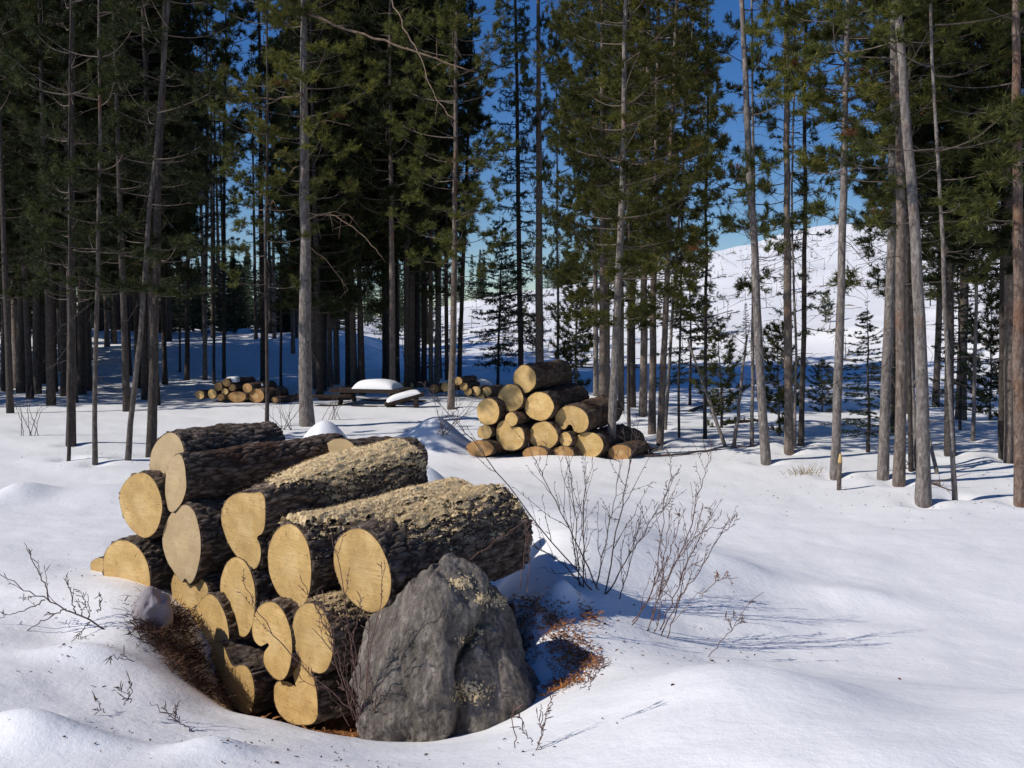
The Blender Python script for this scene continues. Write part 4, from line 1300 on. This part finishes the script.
def tree(px, py, w, topx, typ, label, mat=None, Ht=None, curve=0.0, twigs=26, group='pines in the clearing and the edge of the wood', d=None, name='pine_tree', cs=None, crown=True, cat='pine tree', start=None, twl=.42, rotz=None):
    CUR_SEED[0] += 1
    g = ground_hit(px, py) if d is None else None
    if g is None:
        r = ray(px, 330); x, y = r[0] / r[1] * d, d
        g = np.array([x, y, h1(x, y)])
    D = g[1]
    top = at(topx, 0, D)
    # lean measured in the picture between the foot and the frame's top edge
    hh = max(top[2] - g[2], 1)
    lean = ((top[0] - g[0] + curve * (1 - math.exp(-hh / 1.4))) / hh, 0.012 * RNG.normal())
    Ht = Ht or float(np.clip(.34 * D + 3.4, 7.8, 13)) * (.97 + .15 * RNG.random())
    r0 = w / 2 * D / F / 1.02
    mat = mat or M_TRUNK
    root = link(name, None, loc=g)
    tag(root, label, cat, group)
    tm = trunk_mesh(CUR_SEED[0], Ht, r0, lean, curve, twigs, (.9, Ht * .5), mat, twl)
    link('trunk', tm, parent=root)
    if crown:
        lst = CR[typ]; i = PICK.get(typ, 0); PICK[typ] = i + 1
        base_h = {'youngfir': 4, 'youngpine': 2, 'far': 9}.get(typ, H0)
        c = link('crown', lst[i % len(lst)], parent=root)
        s = Ht / base_h; cw = cs or (.8 + .35 * RNG.random())
        sx = s * .5 + .5 if base_h == H0 else s
        Rz = Matrix.Rotation(RNG.random() * 6.28 if rotz is None else rotz, 4, 'Z')
        Sh = Matrix.Identity(4); Sh[0][2] = lean[0]; Sh[1][2] = lean[1]     # the crown leans with its trunk
        Sm = Matrix.Diagonal((sx * cw, sx * cw, s, 1))
        M = Matrix.Translation((-curve, 0, 0)) @ Sh @ Rz @ Sm
        # keep a clean rotation + scale (no shear): tilt by the lean angle
        tilt = Matrix.Rotation(math.atan(lean[0]), 4, 'Y') @ Matrix.Rotation(-math.atan(lean[1]), 4, 'X')
        c.matrix_local = Matrix.Translation((-curve, 0, 0)) @ tilt @ Rz @ Sm
    TREES[label] = (root, g, lean, Ht, curve)
    return root


SLIM = {521: .7, 540: .5, 558: .5, 596: .6, 613: .8, 621: .75, 705: .5, 766: .6, 789: .6, 801: .65, 447: .6, 459: .6, 660: .75, 437: .75, 180: .7, 187: .7, 214: .7}
for t in T:
    kw = {}
    if t[0] == 923: kw = dict(curve=-.16)
    if t[0] == 610: kw = dict(curve=-.05)
    if t[0] == 307: kw = dict(twigs=16)
    if t[4] in ('sparse', 'high'): kw.setdefault('twigs', 36)
    if t[0] in SLIM: kw['cs'] = SLIM[t[0]]
    if t[2] < 4: kw['Ht'] = 8.5; kw.setdefault('cs', .6)
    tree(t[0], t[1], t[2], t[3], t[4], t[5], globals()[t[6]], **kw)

# leaning dead poles and the sawn stake
for (x, y, tx, ty, w, lab) in [(725, 446, 688, 340, 4.2, 'bare dead pole leaning over towards the olive clump'), (734, 447, 747, 335, 4.2, 'bare dead pole leaning the other way beside the fallen-looking one'),
                               (937, 474, 915, 380, 4.5, 'bare pole leaning among the close row of pines'), (917, 470, 905, 250, 5, 'slanting dead trunk rising behind the largest pine')]:
    g = ground_hit(x, y); p = at(tx, ty, g[1] + .5)
    mb = MB(); v = p - g; n = 12
    pts = np.linspace(0, 1, n)[:, None] * v + RNG.normal(size=(n, 3)) * .004; pts[0] = -v / np.linalg.norm(v) * .15
    mb.tube(pts, np.linspace(w / 2 * g[1] / F, w / 4 * g[1] / F, n), 8)
    for _ in range(9):
        i = RNG.integers(3, n); d = RNG.normal(size=3); d[2] = abs(d[2]) * .4; d /= np.linalg.norm(d); l = .12 + .3 * RNG.random()
        mb.tube([pts[i], pts[i] + d * l * .5, pts[i] + d * l], [.006, .004, .002], 4)
    o = link('dead_pole', mb.mesh('dead_pole', [M_TRUNK]), loc=g)
    tag(o, lab, 'dead tree')

g = ground_hit(839, 490)
mb = MB(); r = 2.3 * g[1] / F
hgt = 28 * g[1] / F
pts = np.array([[0, 0, -.1], [0, 0, hgt * .5], [.005, 0, hgt]]); mb.tube(pts, [r, r * .95, r * .9], 10)
st = link('stake', mb.mesh('stake', [M_TRUNKB]), loc=g)
tag(st, 'short sawn-off stake with a pale top at the foot of the clean grey pine', 'stake')
mb = MB(); mb.tube([[0, 0, 0], [0, 0, .012], [.001, 0, .085]], [r * .94, r * .97, r * .5], 10)
link('cut_face', mb.mesh('cut_face', [M_WOOD]), parent=st, loc=(.005, 0, hgt - .004))


# broken dead branches on the stout straight pine and others
def branch_on(label_tree, polylines, r0, mat, dd=0.0):
    root, g, lean, Ht, curve = TREES[label_tree]
    for pl, r, e in polylines:
        mb = MB()
        P = np.array([at(x, y, g[1] + dd + e * i) - g for i, (x, y) in enumerate(pl)])
        P = wiggle(P, max(10, len(pl) * 4), .01)
        mb.tube(P, np.linspace(r, r * .35, len(P)), 6)
        for k in range(8):
            i = RNG.integers(2, len(P)); d = RNG.normal(size=3) * .7; d[2] -= .15; d /= np.linalg.norm(d); l = .1 + .25 * RNG.random()
            mb.tube([P[i], P[i] + d * l * .5, P[i] + d * l + np.array([0, 0, -.03])], [r * .35, r * .25, .0015], 4)
        link('dead_branch', mb.mesh('dead_branch', [mat]), parent=root)


S = 'stout straight grey pine with broken dead branches behind the stack'
branch_on(S, [([(306, 12), (340, 28), (390, 42), (430, 58), (468, 70)], .024, -.25), ([(305, 213), (330, 214), (352, 225), (370, 242), (385, 262)], .011, -.12),
              ([(306, 220), (325, 212), (348, 214)], .012, -.1), ([(305, 130), (325, 120), (350, 126)], .012, .1), ([(303, 95), (270, 100), (240, 92), (225, 100)], .014, .1), ([(305, 160), (285, 178), (270, 205)], .010, -.1),
              ([(306, 245), (330, 262), (348, 290)], .010, .2)], .02, M_BRANCH)
branch_on(S, [([(306, -60), (360, -50), (393, 0), (403, 30), (424, 58), (428, 85), (440, 105), (457, 122)], .014, -.3)], .02, M_BRANCH)
branch_on('light barked pine at the outer edge of the olive clump', [([(594, -40), (558, -20), (565, 10), (578, 42), (590, 75), (600, 100)], .018, -.15)], .02, M_BRANCH)

# young trees
tree(498, 386, 3, 502, 'youngfir', 'slim young fir standing before the snowy slope', M_TRUNKD, Ht=4.0, twigs=4, cs=.95, name='fir_tree', cat='fir tree', group='young conifers')
tree(868, 452, 4, 868, 'youngfir', 'dark bushy young fir behind the clean grey pine', M_TRUNKD, Ht=1.75, twigs=0, cs=1.5, name='fir_tree', cat='fir tree', group='young conifers')
tree(721, 428, 3, 722, 'youngpine', 'small dark young pine behind the leaning dead poles', M_TRUNKD, Ht=1.5, twigs=0, cs=1.0, group='young conifers')
tree(779, 436, 3, 779, 'youngpine', 'young green pine behind the mottled trunk', M_TRUNK, Ht=1.6, twigs=0, cs=.9, group='young conifers')
tree(822, 412, 2, 822, 'youngpine', 'tiny yellow-green pine on the slope beside the clean grey pine', M_TRUNK, Ht=.9, twigs=0, cs=1.5, group='young conifers', rotz=1)
tree(576, 392, 3, 577, 'youngpine', 'light green young pine standing behind the kidney-ended log', M_TRUNK, Ht=2.9, twigs=0, cs=.8, group='young conifers')
tree(960, 430, 3, 960, 'youngfir', 'young fir on the slope behind the shaded hollow', M_TRUNKD, Ht=2.6, twigs=0, cs=1.1, name='fir_tree', cat='fir tree', group='young conifers')
tree(990, 420, 3, 990, 'youngpine', 'young pine between the slope and the thick brown trunk', M_TRUNK, Ht=2.2, twigs=0, cs=1.0, group='young conifers')
tree(690, 405, 3, 690, 'youngfir', 'dark young fir hugging the edge of the olive clump', M_TRUNKD, Ht=3.2, twigs=0, cs=1.1, name='fir_tree', cat='fir tree', group='young conifers')


SAPL = 'small sapling dotted on the sunlit snowy slope'
for i in range(22):
    px_ = 450 + 590 * RNG.random(); py_ = np.interp(px_, SKY_PX, SKY_PY) + 8 + 95 * RNG.random()
    tree(px_, py_, 1.2, px_, 'youngfir' if i % 3 else 'youngpine', SAPL, M_TRUNKD, Ht=.7 + 1.3 * RNG.random(), twigs=0, cs=.7 + .5 * RNG.random(), group='saplings on the snowy slope', name='sapling', cat='sapling')
# ---- the wood behind: individual pines, each a copy of a few patterns
def copy_tree(src, loc, rz, s, sxy, label, group):
    c = src.copy(); COL.objects.link(c)
    c.location = loc; c.rotation_euler = (0, 0, rz); c.scale = (sxy, sxy, s)
    c['label'] = label; c['group'] = group
    for ch in src.children:
        k = ch.copy(); COL.objects.link(k); k.parent = c; k.matrix_parent_inverse = ch.matrix_parent_inverse
    return c


PROTO = {}


def proto(typ, i, mat, r, twigs=24, Ht=H0, name='pine_tree', cat='pine tree'):
    key = (typ, i, mat.name)
    if key in PROTO: return PROTO[key]
    root = bpy.data.objects.new(name, None); COL.objects.link(root)
    tag(root, '', cat)
    root['label'] = 'pine'; root['category'] = cat
    tm = trunk_mesh(900 + len(PROTO), Ht, r, (.006 * RNG.normal(), .006 * RNG.normal()), 0, twigs, (1, Ht * .5), mat, k=8, nseg=14)
    link('trunk', tm, parent=root); link('crown', CR[typ][i % len(CR[typ])], parent=root)
    root['fresh'] = 1
    PROTO[key] = root
    return root


def place(typ, i, mat, r, px, d, s, sxy, label, group, **kw):
    src = proto(typ, i, mat, r, **kw)
    rr = ray(px, 330); x, y = rr[0] / rr[1] * d, d
    loc = (x, y, h1(x, y) - .05); rz = RNG.random() * 6.28
    if 'fresh' in src.keys():
        del src['fresh']
        src.location = loc; src.rotation_euler = (0, 0, rz); src.scale = (sxy, sxy, s); src['label'] = label; src['group'] = group
        return src
    return copy_tree(src, loc, rz, s, sxy, label, group)


def wood(region, types, n, label, group, mats=(M_TRUNKD, M_TRUNKD, M_TRUNKB), avoid=(), smin=.9, smax=1.25):
    k = 0; pts = []
    tries = 0
    while k < n and tries < 4000:
        tries += 1
        px = region[0] + (region[1] - region[0]) * RNG.random(); d = region[2] + (region[3] - region[2]) * RNG.random() ** .8
        x = (px - 512) / F * d
        if any((x - a) ** 2 + (d - b) ** 2 < .9 ** 2 for a, b in pts): continue
        if any(a < px < b for a, b in avoid): continue
        pts.append((x, d))
        typ = types[RNG.integers(len(types))]; i = int(RNG.integers(3)); mat = mats[RNG.integers(len(mats))]
        s = float(np.clip(.34 * d + 3.4, 8, 10.8)) / H0 * (.95 + .18 * RNG.random())
        place(typ, i, mat, .085, px, d, s, (.45 * s + .55) * (.75 + .4 * RNG.random()), label, group)
        k += 1


wood((-45, 165, 19, 30), ('dense', 'shaded', 'dense', 'shaded'), 26, 'dark slim pine in the dense shaded wood behind the sunlit snow strip', 'pines of the dense shaded wood')
wood((-60, 175, 30, 45), ('dense', 'shaded', 'dense'), 30, 'dark slim pine in the dense shaded wood behind the sunlit snow strip', 'pines of the dense shaded wood')
wood((312, 412, 20, 24.5), ('dense', 'dense', 'shaded', 'shaded'), 26, 'dark pine in the black stand behind the snowy picnic table', 'pines of the stand behind the picnic table')
wood((316, 395, 22.5, 24.5), ('dense', 'dense', 'shaded'), 7, 'dark pine in the black stand behind the snowy picnic table', 'pines of the stand behind the picnic table')
wood((225, 310, 29, 40), ('sparse', 'high', 'darksparse'), 5, 'distant slim pine in the gap behind the far stack', 'pines in the gap behind the far stack')
wood((165, 225, 30, 44), ('sparse', 'darksparse', 'high'), 5, 'distant slim pine in the gap behind the far stack', 'pines in the gap behind the far stack')
wood((415, 470, 24, 26), ('sparse', 'sparse', 'darksparse'), 2, 'pine on the lower slope behind the scattered logs', 'pines on the lower slope')
wood((585, 660, 16, 20), ('pine', 'pine'), 3, 'pine standing deeper in the olive clump behind the clearing stack', 'pines deeper in the olive clump')
wood((868, 1060, 13, 19), ('pine', 'sparse', 'sparse'), 8, 'pine in the shaded group behind the close row of trunks', 'pines behind the close row')
wood((-620, -60, 17, 36), ('dense', 'dense'), 24, 'pine of the dense shaded wood beyond the frame', 'pines of the dense shaded wood')

wood((-45, 160, 16.8, 20), ('shadedsparse',), 6, 'thin dark pine at the near edge of the dense shaded wood', 'thin pines at the edge of the dense wood', mats=(M_TRUNKD,))
# the far skyline
for i in range(70):
    px = -40 + 380 * RNG.random(); d = 40 + 26 * RNG.random()
    rr = ray(px, 330); x = rr[0] / rr[1] * d; gz = h1(x, d)
    ty = np.interp(px, [0, 160, 240, 300, 400], [258, 266, 252, 262, 268]) + 26 * RNG.random() - 4
    s_ = float(np.clip((at(px, ty, d)[2] - gz) / 9, .3, 1.2))
    place('far', int(RNG.integers(3)), M_TRUNKD, .11, px, d, s_, max(.55, s_) * (.8 + .4 * RNG.random()), 'dark bushy conifer closing the gap behind the dense wood trunks', 'conifers closing the gaps of the wood', name='fir_tree', cat='fir tree', Ht=9, twigs=0)
k = 0
for i in range(170):
    px = -60 + 720 * RNG.random() ** 1.15
    d = 50 + 75 * RNG.random()
    if px > 430: d = 114 + 30 * RNG.random()
    rr = ray(px, 330); x = rr[0] / rr[1] * d
    gz = h1(x, d)
    ty = np.interp(px, [0, 160, 240, 300, 400, 470, 520, 600, 660], [262, 262, 250, 258, 262, 250, 258, 262, 256]) + 22 * RNG.random() - 6
    top = at(px, ty, d)[2]
    s = np.clip((top - gz) / 9, .35, 2.2)
    place('far', int(RNG.integers(3)), M_TRUNKD, .11, px, d, s, max(.6, s) * (.75 + .4 * RNG.random()), 'small dark conifer on the far skyline wood', 'conifers of the far skyline', name='fir_tree', cat='fir tree', Ht=9, twigs=0)

# ------------------------------------------------------------------ picnic table under snow
def rotz(a): return np.array([[math.cos(a), -math.sin(a), 0], [math.sin(a), math.cos(a), 0], [0, 0, 1]])


def lump_mesh(w, l, h, seed, n=28, sharp=3.0):
    """snow cushion lying on a flat board"""
    mb = MB()
    u = np.linspace(-1, 1, n); U, V_ = np.meshgrid(u, u)
    e = (1 - np.abs(U) ** sharp) * (1 - np.abs(V_) ** sharp)
    Z = h * np.clip(e, 0, 1) ** .45 * (1 + .25 * vnoise(U * 1.7 + seed, V_ * 1.7)) 
    X = U * w / 2 * (1 + .05 * vnoise(V_ * 3 + seed, U * 3)); Y = V_ * l / 2
    mb.verts(np.stack([X, Y, Z], -1))
    i = np.arange(n - 1)[:, None] * n; j = np.arange(n - 1)[None]
    mb.quads(np.stack([i + j, i + j + 1, i + n + j + 1, i + n + j], -1))
    o = mb.verts(np.stack([X, Y, 0 * X - .002], -1))
    mb.quads(np.stack([o + i + j, o + i + n + j, o + i + n + j + 1, o + i + j + 1], -1))
    return mb


def picnic():
    c = at(372, 398, 18.8)
    base = np.array([c[0], c[1], -.46])
    A = math.radians(-14)
    root = link('picnic_table', None, loc=base); root.rotation_euler = (0, 0, A)
    tag(root, 'dark wooden picnic table half buried in snow with snow on its top', 'picnic table')
    mb = MB()
    for k in range(5): mb.box((0, -.30 + .15 * k, .74), (1.42, .14, .07))
    link('tabletop', mb.mesh('tabletop', [M_TABLE], False), parent=root)
    for s in (-1, 1):
        mb = MB()
        for k in range(2): mb.box((0, s * (.62 + .15 * k), .46), (1.6, .14, .07))
        link('bench', mb.mesh('bench', [M_TABLE], False), parent=root)
    for x in (-.5, .5):
        mb = MB()
        for s in (-1, 1):
            p0 = np.array([x, s * .22, .70]); p1 = np.array([x, s * .62, 0])
            dv = p1 - p0; an = math.atan2(dv[1], -dv[2])
            R = np.array([[1, 0, 0], [0, math.cos(an), math.sin(an)], [0, -math.sin(an), math.cos(an)]])
            mb.box((p0 + p1) / 2, (.05, .1, np.linalg.norm(dv)), R.T)
        mb.box((x + .05, 0, .41), (.045, 1.5, .1)); mb.box((x + .05, 0, .68), (.045, .66, .07))
        link('leg_frame', mb.mesh('leg_frame', [M_TABLE], False), parent=root)
    R = rotz(A)
    sp = base + R @ np.array([.12, 0, .776])
    o = link('snow_cap', lump_mesh(.82, .6, .17, 3).mesh('snow_cap', [M_SNOWC]), loc=sp); o.rotation_euler = (0, 0, A)
    tag(o, 'thick rounded snow cushion lying on the picnic table top', 'snow', None, 'stuff')


picnic()


def bench_slab():
    # the tilted plank with snow beside the table
    p = at(404, 399, 18.0)
    root = link('plank', None, loc=p)
    tag(root, 'tilted dark plank with snow lying on it beside the picnic table', 'plank')
    a = math.radians(12); t = -.26
    R = Matrix.Rotation(a, 4, 'Z') @ Matrix.Rotation(t, 4, 'Y')
    mb = MB(); mb.box((0, 0, 0), (.72, .36, .06))
    b = link('board', mb.mesh('board', [M_TABLE], False), parent=root, mat=R)
    mb = MB()
    for x in (-.2, .22): mb.box((x, 0, -.12), (.07, .28, .26))
    link('leg', mb.mesh('leg', [M_TABLE], False), parent=root)
    o = link('snow_cap', lump_mesh(.62, .32, .09, 9).mesh('snow_cap', [M_SNOWC]), mat=Matrix.Translation(p) @ R @ Matrix.Translation((0, 0, .032)))
    tag(o, 'sloping snow layer on the tilted plank', 'snow', None, 'stuff')
    # low dark bench end on the other side
    p = at(331, 399, 18.4)
    root = link('plank', None, loc=p)
    tag(root, 'low dark snow-free plank lying at the shaded end of the picnic table', 'plank')
    mb = MB(); mb.box((0, 0, .05), (.75, .2, .05), rotz(.1)); mb.box((.05, .1, 0), (.6, .14, .05), rotz(.3))
    link('board', mb.mesh('board', [M_TABLE], False), parent=root)


bench_slab()

for (x, y, d, w, l, h, lab) in [(233, 381.5, 19.1, .26, .4, .10, 'round snow cap on top of the far stack'), (260, 385.5, 19.2, .2, .35, .07, 'ragged snow cap above the broad log end of the far stack'),
                                (478, 386, 21.0, .62, .6, .15, 'long snow cap over the scattered logs by the pale pine'), (445, 384, 20.8, .25, .4, .08, 'snow dusting on the log before the pale pine')]:
    p = at(x, y, d + .25)
    o = link('snow_cap', lump_mesh(w, l, h, x).mesh('snow_cap', [M_SNOWC]), loc=p)
    tag(o, lab, 'snow', None, 'stuff')

# ------------------------------------------------------------------ logging debris on the slope, and fallen branches
mb = MB()
cnt = 0
while cnt < 760:
    px = 400 + 680 * RNG.random(); d = 27 + 84 * RNG.random() ** .8
    x = (px - 512) / F * d
    L = .3 + 1.3 * RNG.random() ** 2; a = RNG.random() * 6.28
    q = np.linspace(-.5, .5, 5)
    X = x + q * L * math.cos(a); Y = d + q * L * math.sin(a)
    P = np.stack([X, Y, height(X, Y) + .02 + RNG.random() * .05], -1); P += RNG.normal(size=P.shape) * .02
    r = .014 + .03 * RNG.random() ** 2
    mb.tube(P, np.linspace(r, r * .5, 5), 4)
    if RNG.random() < .5:      # upright stubs and saplings
        h = .2 + .6 * RNG.random()
        mb.tube([P[2], P[2] + np.array([.05 * RNG.normal(), 0, h])], [.014, .006], 4)
    cnt += 1
o = link('logging_debris', mb.mesh('logging_debris', [M_TWIG]))
tag(o, 'dark sticks and stubs scattered over the snowy slope', 'debris', None, 'stuff')


def fallen(pl, r, label, mat=M_SHRUB, name='fallen_branch', nt=8):
    G = [ground_hit(x, y) for x, y in pl]
    b = G[0]
    P = wiggle(np.array(G) - b + np.array([0, 0, .015]), 16, .006)
    mb = MB(); mb.tube(P, np.linspace(r, r * .4, len(P)), 6)
    for _ in range(nt):
        i = RNG.integers(2, 16); d = RNG.normal(size=3); d[2] = abs(d[2]) * .35; d /= np.linalg.norm(d); l = .1 + .3 * RNG.random()
        mb.tube([P[i], P[i] + d * l * .5, P[i] + d * l], [r * .4, r * .3, .0015], 4)
    o = link(name, mb.mesh(name, [mat]), loc=b); tag(o, label, 'branch')


fallen([(632, 458), (680, 456), (722, 449), (760, 446)], .016, 'long thin branch lying on the snow in front of the leaning poles')
fallen([(690, 412), (730, 396), (762, 380)], .03, 'fallen pole half buried on the foot of the slope', M_TRUNKD)
fallen([(722, 424), (742, 423), (762, 421)], .05, 'dark log lying across the snow behind the mottled pine', M_TRUNKD, nt=3)
fallen([(926, 482), (938, 487), (952, 492)], .012, 'short curved stick on the snow before the thin slanting pine')
fallen([(625, 445), (640, 452), (655, 456)], .03, 'brushwood branch at the end of the clearing stack', M_TRUNKD, nt=14)

# ------------------------------------------------------------------ light
SUN_EL = math.radians(39)
SUN_DIR2 = np.array([-.935, -.355]); SUN_DIR2 /= np.linalg.norm(SUN_DIR2)
sd = Vector((SUN_DIR2[0] * math.cos(SUN_EL), SUN_DIR2[1] * math.cos(SUN_EL), math.sin(SUN_EL)))
sl = bpy.data.lights.new('sun', 'SUN'); sl.energy = 4.05; sl.angle = math.radians(.55); sl.color = (1, .955, .89)
so = bpy.data.objects.new('sun', sl); COL.objects.link(so)
so.rotation_euler = (-sd).to_track_quat('-Z', 'Y').to_euler()
so.location = sd * 50
w = bpy.data.worlds.new('World'); sc.world = w; w.use_nodes = True
nt = w.node_tree; bg = nt.nodes['Background']
sky = nt.nodes.new('ShaderNodeTexSky'); sky.sky_type = 'NISHITA'; sky.sun_disc = False
sky.sun_elevation = SUN_EL; sky.sun_rotation = math.atan2(sd[0], sd[1])
sky.altitude = 1200; sky.air_density = 1.0; sky.dust_density = 0.0; sky.ozone_density = 3.5
hs = nt.nodes.new('ShaderNodeHueSaturation'); hs.inputs['Saturation'].default_value = 1.3; hs.inputs['Hue'].default_value = .512
nt.links.new(sky.outputs[0], hs.inputs['Color']); nt.links.new(hs.outputs[0], bg.inputs['Color']); bg.inputs['Strength'].default_value = .09

vs = sc.view_settings
vs.view_transform = 'Standard'; vs.look = 'None'; vs.gamma = 1; vs.use_curve_mapping = False
vs.exposure = 0.0
sc.cycles.max_bounces = 6; sc.cycles.diffuse_bounces = 3; sc.cycles.transmission_bounces = 3; sc.cycles.transparent_max_bounces = 4
sc.cycles.use_denoising = True
